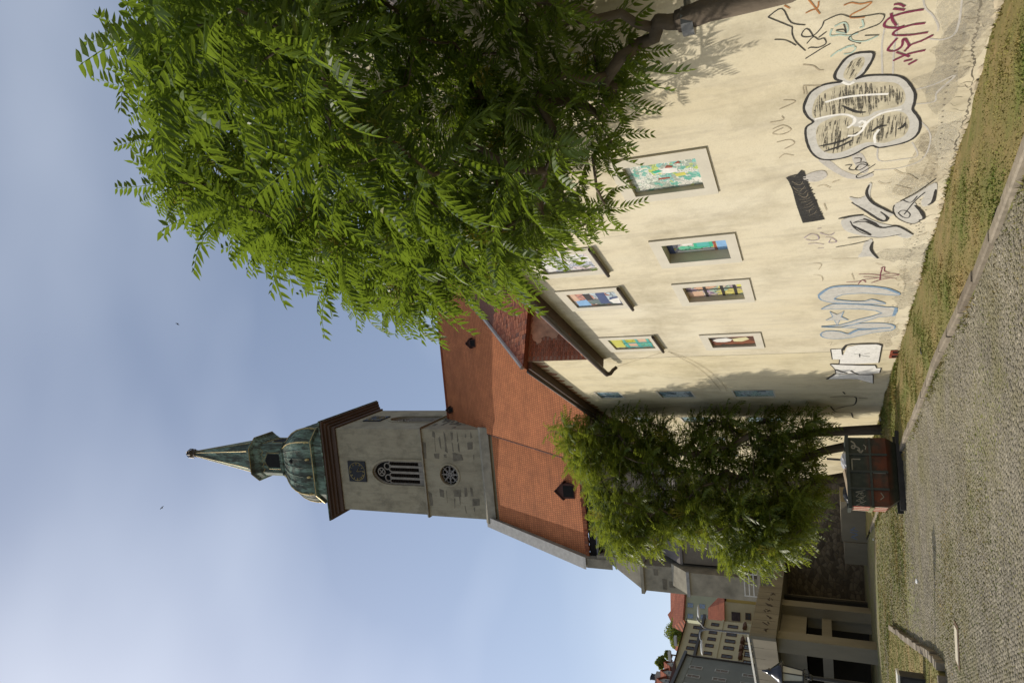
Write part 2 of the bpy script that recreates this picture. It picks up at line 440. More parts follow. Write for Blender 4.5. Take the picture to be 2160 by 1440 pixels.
def blades(name, mat, parent, pts, h0, h1, seed):
    q = np.random.RandomState(seed); n = len(pts); P = np.array(pts)
    a = q.rand(n) * 2 * np.pi; h = h0 + (h1 - h0) * q.rand(n) ** 1.6; w = .006 + .007 * q.rand(n)
    w *= 1 + P[:, 3] if P.shape[1] > 3 else 1
    P = P[:, :3]
    t = np.stack([np.cos(a), np.sin(a), np.zeros(n)], 1); l = np.stack([q.randn(n) * .5, q.randn(n) * .5, np.ones(n)], 1)
    A = P - t * w[:, None]; B = P + t * w[:, None]; Cc = P + l * h[:, None]
    V = np.stack([A, B, Cc], 1).reshape(-1, 3)
    me = bpy.data.meshes.new(name); me.vertices.add(3 * n); me.vertices.foreach_set('co', V.ravel())
    me.loops.add(3 * n); me.loops.foreach_set('vertex_index', np.arange(3 * n))
    me.polygons.add(n); me.polygons.foreach_set('loop_start', np.arange(n) * 3)
    me.update(); me.validate(); me.materials.append(mat)
    o = bpy.data.objects.new(name, me); COL.objects.link(o); o.parent = parent
    return tag(o, kind='stuff')
q = np.random.RandomState(3); pts = []
for _ in range(90000):
    s_ = -9 + 33 * q.rand() ** 1.35; k = kerb_n(s_); n_ = q.rand() * (k + .03)
    pts.append((s_, n_, verge_z(s_, n_) - .01, (s_ + 14) / 14.))
g = blades('grass', M['grass'], verge_root, pts, .010, .032, 4)
# taller weeds along the wall foot, the kerb and the tree
pts = []
for _ in range(9000):
    s_ = -9 + 32 * q.rand(); k = kerb_n(s_); c = q.rand()
    n_ = k + .22 + abs(q.randn()) * .12 if c < .55 else abs(q.randn()) * .08 + .02
    if math.sin(s_ * 1.7) + math.sin(s_ * .63 + 1) + q.randn() * .7 < .2: continue
    pts.append((s_, n_, -.02 if c < .55 else verge_z(s_, n_), (s_ + 14) / 14.))
for _ in range(7000):
    s_ = 8 + abs(q.randn()) * 5; n_ = abs(q.randn()) * .5 + .03; pts.append((s_, n_, verge_z(s_, n_), 1.5))
blades('weeds', M['grass'], verge_root, pts, .03, .09, 5)

# kerb stones, one by one
kerb_root = WF.empty('kerb', kind='structure')
s_ = -14.0; KW = .17
q = random.Random(5)
while s_ < 26:
    L_ = .85 + .35 * q.random(); a, b = s_ + .014, s_ + L_ - .014
    na, nb = kerb_n(a), kerb_n(b); h = .055 + .02 * q.random(); tw = q.uniform(-.022, .022)
    m = MB()
    e_ = .012
    bot = [(a, na, -.1), (b, nb, -.1), (b, nb + KW, -.1), (a, na + KW, -.1)]
    mid = [(a, na + tw, h - e_), (b, nb - tw, h - e_), (b, nb + KW - tw, h - e_), (a, na + KW + tw, h - e_)]
    top = [(a + e_, na + e_ + tw, h), (b - e_, nb + e_ - tw, h), (b - e_, nb + KW - e_ - tw, h + .01), (a + e_, na + KW - e_ + tw, h + .01)]
    m.loft([bot, mid, top]); m.build('kerb_stone', M['kerb'], kerb_root)
    s_ += L_

# cobbles: 300 nearest as single stones, the rest one field
def inside_plaza(x, y):
    p = WF.L((x, y, 0))
    if p[1] < kerb_n(p[0]) + KW + .03: return False
    return True
island_px = [(820, 880), (890, 930), (960, 985), (1030, 1040), (1100, 1090), (1170, 1140), (1230, 1190), (1290, 1260), (1305, 1330), (1310, 1409)]
island_edge = [gnd(1700 + a / 4.696, 1140 + b / 4.696, .14) for a, b in island_px]
island_poly = [(p[0], p[1]) for p in island_edge] + [(-8.6, 15.2), (-13, 13.5), (-20, 22), (-16.5, 31.5)]
def in_poly(x, y, P):
    c = False; n = len(P); j = n - 1
    for i in range(n):
        if (P[i][1] > y) != (P[j][1] > y) and x < (P[j][0] - P[i][0]) * (y - P[i][1]) / (P[j][1] - P[i][1]) + P[i][0]: c = not c
        j = i
    return c
q = np.random.RandomState(11); cob = []
ca, sa = math.cos(math.radians(14)), math.sin(math.radians(14))
pitch = .054
for i in range(-300, 70):
    for j in range(110, 480):
        y0 = j * pitch; x0 = i * pitch + (.5 * pitch if j % 2 else 0)
        x = x0 * ca - y0 * sa * .0 + q.randn() * .007 + y0 * .0; y = y0 + x0 * .18 + .05 * math.sin(x0 * 1.3) + q.randn() * .005
        if y < 6.5 or y > 21.5 + 1.2 * math.sin(x * 1.1) + q.randn() * 1.2 or x < -9.5 - (y - 8) * .12 or x > 3.2: continue
        if abs(math.degrees(math.atan2(x, y))) > 34: continue
        if not inside_plaza(x, y) or in_poly(x, y, island_poly): continue
        cob.append((x, y))
cob.sort(key=lambda p: p[0] ** 2 + p[1] ** 2 if (p[1] > 8.6 and -3.6 < p[0] < 1.4) else 1e3 + p[1])
def cobble_geo(wx, wy, h, q):
    w, d = wx * .5, wy * .5; c = .005
    def j(): return q.uniform(-.005, .005)
    r0 = [(-w + j(), -d + j(), -.05), (w + j(), -d + j(), -.05), (w + j(), d + j(), -.05), (-w + j(), d + j(), -.05)]
    r1 = [(x, y, h - c) for x, y, _ in r0]
    r2 = [(x * .84, y * .84, h + q.uniform(-.003, .003)) for x, y, _ in r0]
    return [r0, r1, r2]
q2 = random.Random(12)
variants = []
for k in range(8):
    m = MB(); m.loft(cobble_geo(q2.uniform(.045, .051), q2.uniform(.045, .051), .002 + .004 * q2.random(), q2)); variants.append(m.mesh('cobblestone', M['cobble'], False))
for (x, y) in cob[:300]:
    link_copy(variants[q2.randrange(8)], 'cobblestone', plaza, loc=(x, y, q2.uniform(-.006, .006)), rot=(q2.uniform(-.04, .04), q2.uniform(-.04, .04), q2.choice((0, math.pi / 2, math.pi)) + q2.uniform(.03, .3)))
# 16 baked stones placed by numpy
V0 = []; F0 = None
for k in range(16):
    m = MB(); m.loft(cobble_geo(q2.uniform(.040, .053), q2.uniform(.042, .053), .002 + .004 * q2.random(), q2)); V0.append(np.array(m.v)); F0 = m.f
rest = np.array(cob[300:]); nC = len(rest); qq = np.random.RandomState(13)
idx = qq.randint(0, 16, nC); ang = qq.randint(0, 4, nC) * np.pi / 2 + .15 + qq.randn(nC) * .08
VV = np.array(V0)[idx]; cc, s2 = np.cos(ang)[:, None], np.sin(ang)[:, None]
tz = qq.randn(nC, 1) * .0022 + .006 * np.sin(rest[:, :1] * .9) * np.sin(rest[:, 1:] * .7)
tiltx, tilty = qq.randn(nC, 1) * .018, qq.randn(nC, 1) * .018
X = VV[:, :, 0] * cc - VV[:, :, 1] * s2; Y = VV[:, :, 0] * s2 + VV[:, :, 1] * cc
Z = VV[:, :, 2] + tz + X * tiltx + Y * tilty
verts = np.stack([X + rest[:, :1], Y + rest[:, 1:], Z], 2).reshape(-1, 3)
def np_mesh(name, verts, faces_one, nv, count, mat, smooth=False):
    sizes = [len(f) for f in faces_one]; flat = np.concatenate([np.array(f) for f in faces_one]); nl = len(flat)
    me = bpy.data.meshes.new(name); me.vertices.add(len(verts)); me.vertices.foreach_set('co', np.ascontiguousarray(verts, dtype=np.float32).ravel())
    li = (flat[None, :] + (np.arange(count) * nv)[:, None]).ravel(); me.loops.add(len(li)); me.loops.foreach_set('vertex_index', li.astype(np.int32))
    st = np.concatenate([[0], np.cumsum(sizes)[:-1]]); ls = (st[None, :] + (np.arange(count) * nl)[:, None]).ravel()
    me.polygons.add(len(ls)); me.polygons.foreach_set('loop_start', ls.astype(np.int32))
    if smooth: me.polygons.foreach_set('use_smooth', np.ones(len(ls), bool))
    me.update(); me.validate(); me.materials.append(mat); return me
o = bpy.data.objects.new('cobblestone_field', np_mesh('cobblestone_field', verts, F0, len(V0[0]), nC, M['cobble'], False)); COL.objects.link(o); o.parent = plaza; o['kind'] = 'stuff'
# moss and weeds between the stones
q = np.random.RandomState(17); pts = []
for _ in range(150000):
    y = 7.5 + 29 * q.rand() ** 1.25; x = -6.5 + 8 * q.rand() - (y - 8) * (.25 + .25 * q.rand())
    d = math.sin(x * .8 + 1.2 * math.sin(y * .35)) + math.sin(y * .55 + x * .3 + 2) + q.randn() * .5
    p = WF.L((x, y, 0)); near = p[1] - kerb_n(p[0]) - KW
    if near < .04: continue
    if d + max(0, .9 - near) * 1.6 < .95 and not (y > 23 and q.rand() < .35): continue
    if in_poly(x, y, island_poly): continue
    pts.append((x, y, -.007, (y - 8) / 10. + .3))
blades('joint_weeds', M['grass'], plaza, pts, .010, .028, 18)

# turf island on the left with its kerb
isl = bpy.data.objects.new('turf_island', None); COL.objects.link(isl); isl.location = (-11, 22, 0); tag(isl, kind='structure')
IZ = .15
m = MB(); P = [(x + 11, y - 22) for x, y in island_poly]
m.loft([[(x, y, -.1) for x, y in P], [(x, y, IZ - .03) for x, y in P]]); m.build('island_soil', M['soil'], isl)
q = np.random.RandomState(21); pts = []
xs = [p[0] for p in island_poly]; ys = [p[1] for p in island_poly]
while len(pts) < 26000:
    x = min(xs) + (max(xs) - min(xs)) * q.rand(); y = min(ys) + (max(ys) - min(ys)) * q.rand()
    if in_poly(x, y, island_poly) and x > -13.5: pts.append((x + 11, y - 22, IZ - .04, 1.2))
blades('grass', M['grass'], isl, pts, .012, .04, 22)
path = smooth_path([(p[0], p[1]) for p in island_edge] + [(-8.6, 15.2)], 3)
q = random.Random(3); acc = 0
for i in range(len(path) - 1):
    a, b = path[i], path[i + 1]; d = b - a; L_ = np.linalg.norm(d)
    if L_ < .05: continue
    d /= L_; nrm = np.array([-d[1], d[0]]); a = a + d * .006; b = b - d * .006; h = IZ + q.uniform(-.015, .02)
    m = MB(); w_ = .17 + q.uniform(-.03, .02)
    R0 = [a - nrm * 0, b - nrm * 0, b + nrm * w_, a + nrm * w_]
    m.loft([[(p[0] + 11, p[1] - 22, -.1) for p in R0], [(p[0] + 11, p[1] - 22, h - .015) for p in R0],
            [(p[0] + 11 + (R0[0] + R0[2] - 2 * p)[0] * .03, p[1] - 22 + (R0[0] + R0[2] - 2 * p)[1] * .03, h) for p in R0]])
    m.build('kerb_stone', M['kerb'], isl)

# pale slab let into the cobbles, with a brick surround
c0 = gnd(2020, 1360); ms = bpy.data.objects.new('drain_cover', None); COL.objects.link(ms); ms.location = (c0[0], c0[1], 0); ms.rotation_euler = (0, 0, .03)
tag(ms, 'pale oblong drain cover let into the cobbles near the turf island', 'drain cover')
m = MB(); m.box(-.31, .31, -.13, .13, -.02, .024); m.build('lid', vary('pale_lid', (.50, .45, .34), .1, 5), ms)
m = MB(); m.box(-.38, .38, -.20, .20, -.02, .014); m.build('frame', vary('rusty_frame', (.13, .085, .05), .3, 6), ms)

# ================================================================== NEAR BUILDING
def wmap(s, z, n): return (s, n, z)       # local coordinates of the wall frame
near = WF.empty('plaster_house', label='cream plastered house covered in graffiti with painted panels in its windows', cat='house')
SEAM = 7.4
low = [(-3.95, -2.95, 3.74, 4.97, .06), (-.80, .12, 3.66, 4.96, .20), (1.60, 2.58, 3.62, 4.96, .10), (5.50, 6.48, 3.70, 4.94, .04)]
upp = [(-8.9, -7.9, 6.62, 7.88, .015), (-3.9, -2.9, 6.62, 7.88, .015), (-.80, .15, 6.62, 7.88, .015), (1.50, 2.47, 6.62, 7.88, .015), (5.33, 6.30, 6.62, 7.88, .015)]
def rect(a, b, c, d): return [(a, c), (b, c), (b, d), (a, d)]
m = MB()
outer = [(-16, -.25), (SEAM, -.25), (SEAM, 8.95), (-16, 8.95)]
m.holed(outer, [rect(w[0], w[1], w[2], w[3]) for w in low + upp], wmap, 0, -.42)
m.poly([(-16, 0, -.25), (-16, 0, 8.95), (-16, -8, 8.95), (-16, -8, -.25)])
m.poly([(-16, -8, -.25), (-16, -8, 8.95), (SEAM, -8, 8.95), (SEAM, -8, -.25)])
m.build('wall', M['plaster'], near)
m = MB(); m.box(SEAM + .004, SEAM + .016, .001, .004, -.1, 8.6); m.build('seam_joint', M['exposed'], near)
# plaster surrounds
def window_set(k, w, parent, outer_pad=(.24, .24, .21, .22), sill=False, paint=None):
    s0, s1, z0, z1, dep = w
    a, b, c, d = s0 - outer_pad[0], s1 + outer_pad[1], z0 - outer_pad[2], z1 + outer_pad[3]
    m = MB(); m.holed(rect(a, b, c, d), [rect(s0, s1, z0, z1)], wmap, .035, -.0335)
    m.loft([[wmap(x, z, .035) for x, z in rect(a, b, c, d)], [wmap(x, z, .001) for x, z in rect(a, b, c, d)]], cap=False)
    win = m.build('window', M['band'], parent)
    m = MB(); m.box(s0 + .005, s1 - .005, -dep - .03, -dep, z0 + .005, z1 - .005); p = m.build('painted_panel', paint, win)
    if sill:
        m = MB()
        for o_, r_ in ((.055, .042), (.025, .04)):
            m.tube([(a + .0, .035 + o_, c + .06 - o_ * .6), (b + .0, .035 + o_, c + .06 - o_ * .6)], r_, 8)
        m.build('sill', M['gutter'], win)
    return win, p

def painting(name, cols, scale, seed, lines=None, line_col=(.03, .03, .03), stretch=(1, 1, 1)):
    t = NT(name)
    mp = t.N('ShaderNodeMapping'); mp.inputs['Location'].default_value = (seed * 3.7, seed * 1.3, seed * 2.1); mp.inputs['Scale'].default_value = stretch
    t.link(t.tc.outputs['Object'], mp.inputs[0])
    wv = t.N('ShaderNodeTexNoise'); wv.inputs['Scale'].default_value = scale * .8; t.link(mp.outputs[0], wv.inputs['Vector'])
    ad = t.mix(.35, mp.outputs[0], wv.outputs['Color'])
    v = t.N('ShaderNodeTexVoronoi', feature='F1'); v.inputs['Scale'].default_value = scale; t.link(ad, v.inputs['Vector'])
    sp = t.N('ShaderNodeSeparateColor'); t.link(v.outputs['Color'], sp.inputs[0])
    r = t.N('ShaderNodeValToRGB'); r.color_ramp.interpolation = 'CONSTANT'
    while len(r.color_ramp.elements) < len(cols): r.color_ramp.elements.new(.5)
    for i, (e, c) in enumerate(zip(r.color_ramp.elements, cols)): e.position = i / len(cols); e.color = (*c, 1)
    t.link(sp.outputs[0], r.inputs[0]); c = r.outputs[0]
    c = t.mix(t.ramp(t.noise(scale * 2.2, 6, .7, vec=mp.outputs[0]), [(.46, 0), (.7, .55)]), c, cols[-1])
    d = t.N('ShaderNodeTexVoronoi', feature='DISTANCE_TO_EDGE'); d.inputs['Scale'].default_value = scale * 1.25; t.link(ad, d.inputs['Vector'])
    c = t.mix(t.ramp(d.outputs['Distance'], [(.02, .75), (.06, 0)]), c, line_col)
    t.col(c).rough(.45); return t.m
W_, C_ = (.62, .60, .54), (.55, .5, .38)
PT = {
 'w1': painting('green_white_painting', [(.55, .58, .50), (.10, .36, .28), (.60, .58, .52), (.40, .50, .08), (.62, .62, .56), (.16, .42, .38), (.30, .34, .28), (.64, .62, .56)], 9, 1, line_col=(.12, .16, .15)),
 'w2': painting('blue_green_painting', [(.22, .36, .55), (.08, .42, .26), (.55, .48, .12), (.30, .30, .36), (.45, .52, .55), (.5, .45, .4)], 4, 2),
 'w3': painting('pink_yellow_painting', [(.55, .32, .20), (.50, .45, .12), (.30, .22, .34), (.55, .48, .35), (.25, .38, .30), (.6, .42, .3)], 6, 3),
 'w4': painting('brown_white_painting', [(.10, .05, .035), (.16, .05, .03), (.06, .05, .05), (.22, .08, .04)], 3, 4, stretch=(2, 1, .6)),
 'u2': painting('sketch_painting', [(.60, .58, .56), (.55, .45, .45), (.4, .42, .48), (.62, .6, .58)], 6, 5),
 'u3': painting('figure_painting', [(.50, .22, .15), (.30, .40, .42), (.12, .16, .14), (.55, .42, .36), (.45, .52, .55), (.10, .12, .2)], 4, 6),
 'u4': painting('yellow_green_painting', [(.50, .50, .05), (.12, .42, .30), (.45, .25, .10), (.50, .45, .30), (.20, .10, .08)], 5, 7),
 'f': painting('teal_painting', [(.18, .30, .36), (.40, .46, .50), (.08, .12, .16), (.3, .42, .4)], 5, 8),
}
flat = {k: vary('panel_' + k, c, .12, 7, .5, 0) for k, c in dict(white=(.66, .64, .6), green=(.04, .36, .22), black=(.03, .025, .022), red=(.28, .07, .04), navy=(.05, .07, .16), blue=(.20, .36, .58), cream=(.6, .55, .33), skin=(.55, .36, .25), teal=(.08, .36, .33), yellow=(.5, .48, .1)).items()}
def shape(win, pts, col, w, lay=1, name='painted_shape'):
    s0, s1, z0, z1, dep = w
    m = MB(); m.prism([(s0 + (s1 - s0) * a, z0 + (z1 - z0) * b) for a, b in pts], wmap, -dep + .003 * lay, -dep + .003 * lay - .0025); m.build(name, flat[col], win)
R_ = lambda a, b, c, d: [(a, c), (b, c), (b, d), (a, d)]
wins = {}
for key, w in zip(('w1', 'w2', 'w3', 'w4'), low): wins[key] = (window_set(key, w, near, paint=PT[key])[1], w)
for key, w in zip(('u0', 'u1', 'u2', 'u3', 'u4'), upp): wins[key] = (window_set(key, w, near, sill=True, paint=PT.get(key, PT['u2']))[1], w)
p, w = wins['w1']
shape(p, [(.30, .42), (.36, .30), (.48, .30), (.50, .42), (.44, .56), (.34, .54)], 'white', w); shape(p, [(.34, .55), (.40, .50), (.44, .62), (.38, .66)], 'green', w, 2); shape(p, [(.24, .42), (.28, .34), (.33, .36), (.31, .46)], 'red', w, 2)
shape(p, [(.52, .22), (.62, .20), (.64, .34), (.54, .36)], 'yellow', w); shape(p, [(.15, .25), (.22, .22), (.22, .32)], 'red', w, 2); shape(p, [(.62, .44), (.67, .44), (.67, .60), (.62, .60)], 'red', w)
p, w = wins['w2']
shape(p, R_(.42, .80, .26, .56), 'green', w); shape(p, R_(.48, .74, .31, .51), 'teal', w, 2); shape(p, R_(0, 1, .21, .25), 'red', w); shape(p, R_(0, 1, .0, .20), 'blue', w); shape(p, R_(.35, .62, .58, .74), 'white', w); shape(p, R_(.88, .97, .22, .86), 'white', w, 1)
shape(p, R_(.0, 1, .90, 1), 'navy', w)
p, w = wins['w3']
for a in (.0, .22, .52): shape(p, R_(a * 0, 1, a + .12, a + .17), 'black', w, 2)
for b in (.1, .5): shape(p, R_(b, b + .06, 0, 1), 'black', w, 2)
shape(p, R_(.62, 1, .72, .98), 'skin', w); shape(p, R_(.2, .48, .0, .1), 'yellow', w)
p, w = wins['w4']
shape(p, [(.30, .62), (.45, .5), (.62, .55), (.70, .7), (.66, .88), (.5, .95), (.36, .85)], 'white', w); shape(p, [(.28, .18), (.5, .12), (.7, .3), (.66, .48), (.4, .5)], 'cream', w); shape(p, R_(.0, .25, .0, .5), 'red', w)
p, w = wins['u3']
shape(p, [(.45, .0), (1, .0), (1, .12), (.8, .24), (.5, .2)], 'navy', w); shape(p, [(.55, .02), (.95, .05), (.92, .2), (.7, .26), (.6, .15)], 'white', w, 2); shape(p, [(.1, .24), (.9, .26), (.9, .46), (.12, .42)], 'navy', w)
shape(p, R_(.15, .6, .55, .7), 'black', w); shape(p, [(.0, .86), (.6, .84), (.6, 1), (0, 1)], 'skin', w); shape(p, [(.55, .70), (.98, .68), (.98, .96), (.6, .94)], 'blue', w)
p, w = wins['u4']
for a in (.05, .32, .62): shape(p, R_(0, 1, a, a + .06), 'teal', w, 2)
for b in (.05, .45, .85): shape(p, R_(b, b + .08, .05, .68), 'teal', w, 2)
shape(p, R_(.14, .44, .12, .31), 'skin', w); shape(p, R_(.55, .84, .4, .6), 'skin', w); shape(p, R_(.1, .9, .72, .98), 'yellow', w)

# roof, eaves, gutter
m = MB(); a_ = math.tan(math.radians(40))
m.loft([[(-16, .34, 8.72), (SEAM, .34, 8.72), (SEAM, .34, 8.80), (-16, .34, 8.80)], [(-16, -4.2, 8.76 + 4.5 * a_), (SEAM, -4.2, 8.76 + 4.5 * a_), (SEAM, -4.2, 8.86 + 4.5 * a_), (-16, -4.2, 8.86 + 4.5 * a_)], [(-16, -8.6, 8.76), (SEAM, -8.6, 8.76), (SEAM, -8.6, 8.84), (-16, -8.6, 8.84)]])
m.build('roof', M['oldtile'], near)
m = MB(); m.box(-16, SEAM, .002, .30, 8.60, 8.715); m.build('eaves_board', M['wood'], near)
q = random.Random(9); tl = MB(); tl.loft([[(-.085, 0, -.03), (.085, 0, -.03), (.085, 0, .0), (-.085, 0, .0)], [(-.085, .42, -.10), (.085, .42, -.10), (.085, .42, -.065), (-.085, .42, -.065)]]); tme = tl.mesh('eaves_tile', M['oldtile'])
s_ = -6.0
while s_ < SEAM - .1:
    link_copy(tme, 'eaves_tile', near, loc=(s_, .0 + q.uniform(-.05, .06), 8.70 + q.uniform(-.01, .02)), rot=(q.uniform(-.1, .1), 0, q.uniform(-.12, .12))); s_ += .18
m = MB(); m.tube([(-16, .40, 8.60), (SEAM + .45, .40, 8.60)], .085, 8); m.build('gutter', M['gutter'], near, smooth=True)
m = MB(); m.tube([(SEAM + .42, .40, 8.60), (SEAM + .50, .36, 8.50), (SEAM + .55, .22, 8.42), (SEAM + .56, .12, 8.30)], [.085, .07, .06, .055], 8); m.build('gutter_spout', M['gutter'], near, smooth=True)

# decayed wall foot: a ragged crack, exposed stones, drill holes
def zoomA(X, Y): return WF.onY(1560 + X / 3.6, Y / 3.6)
def zoomB(X, Y): return WF.onY(1560 + X / 3.6, 340 + Y / 3.6)
def zoomC(X, Y): return WF.onY(1660 + X / 4.236, 660 + Y / 4.236)
def ribbon(mb, pts, width, lay, px=None, taper=False):
    """flat painted stroke on the wall; pts in wall (s, z); width in metres"""
    P = [np.array(p, float) for p in pts]
    Lf, Rt = [], []
    for i, p in enumerate(P):
        d = P[min(i + 1, len(P) - 1)] - P[max(i - 1, 0)]; n = np.linalg.norm(d)
        d = d / n if n > 1e-9 else np.array([1, 0]); nr = np.array([-d[1], d[0]])
        w = width if not hasattr(width, '__len__') else width[i]
        w *= rnd.uniform(.85, 1.15)
        if taper: w *= .35 + .65 * math.sin(math.pi * (i + .5) / len(P))
        Lf.append(p + nr * w / 2); Rt.append(p - nr * w / 2)
    b = len(mb.v)
    for a, c in zip(Lf, Rt): mb.v += [(a[0], lay, a[1]), (c[0], lay, c[1])]
    for i in range(len(P) - 1): mb.f.append((b + 2 * i, b + 2 * i + 1, b + 2 * i + 3, b + 2 * i + 2))
LAY = [.003]
def strokes(zf, lst, w, mat, label, k=4, name='graffiti', parent=None, taper=False, jl=0):
    LAY[0] += .0002; lay = LAY[0]
    for st in lst:
        m = MB(); P = [zf(*p) for p in st]; P = smooth_path([(p[0], p[2]) for p in P], k)
        ribbon(m, P, w, lay, taper=taper); lay += .00003
        m.build(name, M[mat], parent or near, label=label)
    LAY[0] = lay
def fills(zf, polys, mat, label, name='graffiti', k=3, parent=None):
    LAY[0] += .0002
    for po in polys:
        m = MB(); P = smooth_path([(p[0], p[2]) for p in (zf(*q_) for q_ in po)], k, True)
        tris = tessellate_polygon([[Vector((p[0], p[1], 0)) for p in P]])
        b = len(m.v); m.v += [(p[0], LAY[0], p[1]) for p in P]; m.f += [tuple(b + i for i in t) for t in tris]
        m.build(name, M[mat], parent or near, label=label)
def cl(p): return p + [p[0]]

crackA = [(1830, -60), (1815, 80), (1810, 160), (1800, 240), (1780, 300), (1770, 370), (1775, 440), (1780, 520), (1768, 620), (1762, 700), (1740, 800), (1720, 880), (1690, 950), (1660, 1030), (1640, 1120), (1630, 1170), (1610, 1270), (1585, 1400)]
crackB = [(1600, 60), (1585, 150), (1560, 280), (1530, 390), (1480, 540), (1440, 640), (1400, 720), (1395, 830), (1375, 930), (1350, 1020), (1320, 1100), (1290, 1230), (1260, 1330), (1240, 1400)]
q = random.Random(31)
for nm, zf, cr in (('a', zoomA, crackA), ('b', zoomB, crackB)):
    P = smooth_path([(p[0], p[2]) for p in (zf(*c_) for c_ in cr)], 7)
    P = [p + np.array([0, q.uniform(-.02, .02)]) for p in P]
    m = MB(); ribbon(m, P, [q.choice((.006, .010, .018, .035, .012)) for _ in P], .0024); m.build('crack', M['exposed'], near)
    m = MB()
    for p in P[::3]:
        for _ in range(1):
            a = p + np.array([q.uniform(-.2, .2), q.uniform(-.10, .12)]); L_ = q.uniform(.04, .16)
            ribbon(m, smooth_path([a, a + np.array([q.uniform(-.05, .05), L_ * .5]), a + np.array([q.uniform(-.06, .06), L_])], 3), q.uniform(.004, .011), .0022, taper=True)
    m.build('hairline_cracks', M['exposed'], near, kind='stuff')
m = MB()   # broken foot of the wall, lumps of stone showing
for i in range(150):
    s_ = q.uniform(-9, 7.3); z = q.uniform(-.16, -.03); r = q.uniform(.03, .10)
    m.blob((s_, .005, z), r, 1, .3, (1.5, .35, .8), i)
m.build('exposed_rubble', vary('pale_rubble', (.40, .34, .24), .3, 5), near, kind='stuff')
m = MB()
for i in range(64):
    s_ = -5.2 + i * .145; z = .24 + .05 * math.sin(i * .31) + q.uniform(-.012, .012)
    m.prism([(s_ + .016 * math.cos(k), z + .016 * math.sin(k)) for k in np.arange(0, 6.28, 1.05)], wmap, .0025, .001)
for i in range(70):
    s_ = q.uniform(-3, 7); z = q.uniform(.1, .4)
    m.prism([(s_ + .014 * math.cos(k), z + .02 * math.sin(k)) for k in np.arange(0, 6.28, 1.05)], wmap, .0025, .001)
m.build('drill_holes', M['exposed'], near, kind='stuff')

# old repairs and damp marks in the plaster, each a thin irregular skim
q = random.Random(37)
skims = [worn(vary('grey_skim_repair', (.42, .385, .31), .15, 5, .95, .3), .36, .62, .95), worn(vary('pale_skim_repair', (.66, .61, .49), .1, 5, .95, .3), .36, .62, .95), worn(vary('damp_mark', (.34, .29, .205), .2, 4, .95, 0), .40, .68, .97)]
for sk in skims:
    for nd in sk.node_tree.nodes:
        if nd.type == 'VALTORGB' and nd.outputs[0].links and nd.outputs[0].links[0].to_socket.name == 'Alpha':
            nd.color_ramp.elements[0].color = (.05, .05, .05, 1); nd.color_ramp.elements[1].color = (.5, .5, .5, 1)
for i in range(34):
    low_ = True
    s0 = q.uniform(-9, 7.2); z0 = q.uniform(.0, .55) if low_ else q.uniform(1.2, 8.0); rx = q.uniform(.25, .9); rz_ = q.uniform(.08, .32)
    if any(w[0] - .75 < s0 < w[1] + .75 and w[2] - .6 < z0 < w[3] + .6 for w in low + upp): continue
    P = [(s0 + rx * (1 + q.uniform(-.4, .4)) * math.cos(a), z0 + rz_ * (1 + q.uniform(-.4, .4)) * math.sin(a)) for a in np.linspace(0, 6.0, 11)]
    P = [p for p in smooth_path(P, 3, True)]
    m = MB(); m.poly([(p[0], .0012 + i * .00002, max(p[1], -.2)) for p in P]); m.build('plaster_repair', skims[i % 3], near)
# ---- graffiti (traced on the wall)
throw_out = [(880, 600), (960, 575), (1080, 568), (1190, 572), (1260, 600), (1310, 660), (1335, 720), (1325, 790), (1315, 830), (1345, 870), (1372, 920), (1365, 990), (1330, 1040), (1270, 1075), (1180, 1100), (1060, 1120), (1010, 1105), (950, 1125), (880, 1165), (800, 1195), (700, 1212), (610, 1205), (550, 1160), (515, 1090), (500, 1010), (510, 960), (560, 925), (520, 890), (488, 830), (500, 770), (540, 700), (620, 650), (700, 630), (780, 620), (730, 600), (725, 560), (760, 500), (810, 440), (880, 405), (960, 395), (1018, 400), (1010, 450), (975, 510), (940, 560)]
in1 = [(600, 720), (680, 670), (780, 640), (900, 625), (1040, 620), (1170, 625), (1230, 660), (1260, 720), (1250, 780), (1200, 810), (1100, 830), (1020, 850), (980, 880), (900, 890), (850, 870), (760, 870), (650, 890), (570, 900), (550, 860), (560, 790)]
in2 = [(640, 920), (740, 880), (820, 880), (860, 910), (850, 950), (900, 960), (960, 920), (1050, 860), (1160, 845), (1240, 850), (1280, 890), (1290, 960), (1250, 1030), (1180, 1060), (1100, 1085), (1040, 1080), (960, 1080), (880, 1110), (800, 1145), (720, 1165), (640, 1150), (590, 1090), (580, 1000), (600, 950)]
in3 = [(790, 590), (800, 530), (850, 460), (920, 430), (950, 440), (945, 490), (900, 560), (850, 615)]
fills(zoomA, [[(600, 1220), (680, 1215), (780, 1290), (900, 1330), (1000, 1310), (1010, 1340), (900, 1360), (780, 1340)], [(850, 1190), (930, 1165), (980, 1290), (920, 1310)]], 'paint_grey', 'faded grey swash under the bubble piece')
strokes(zoomA, [[(1395, -20), (1410, 60), (1470, 120), (1510, 200), (1500, 240)], [(1690, -20), (1670, 150), (1630, 260), (1540, 300), (1440, 295)], [(1100, 220), (1080, 350), (1085, 560)], [(1200, 180), (1170, 400), (1165, 560)], [(1340, 680), (1480, 640), (1640, 570), (1500, 700), (1480, 770), (1340, 790)], [(1050, 1120), (1060, 1220), (1220, 1210), (1350, 1180), (1310, 1080)], [(1370, 920), (1430, 980), (1450, 1060), (1410, 1180), (1330, 1240), (1180, 1280), (1020, 1290)]], .022, 'paint_grey', 'old faded grey outlines')
fills(zoomA, [throw_out], 'paint_silver', 'silver bubble letters filled with black hatching')
M['paint_hatch'] = vary('dusty_hatch_ground', (.43, .385, .28), .25, 7)
fills(zoomA, [in1, in2, in3], 'paint_hatch', None, k=2)
q = random.Random(41); hs = []
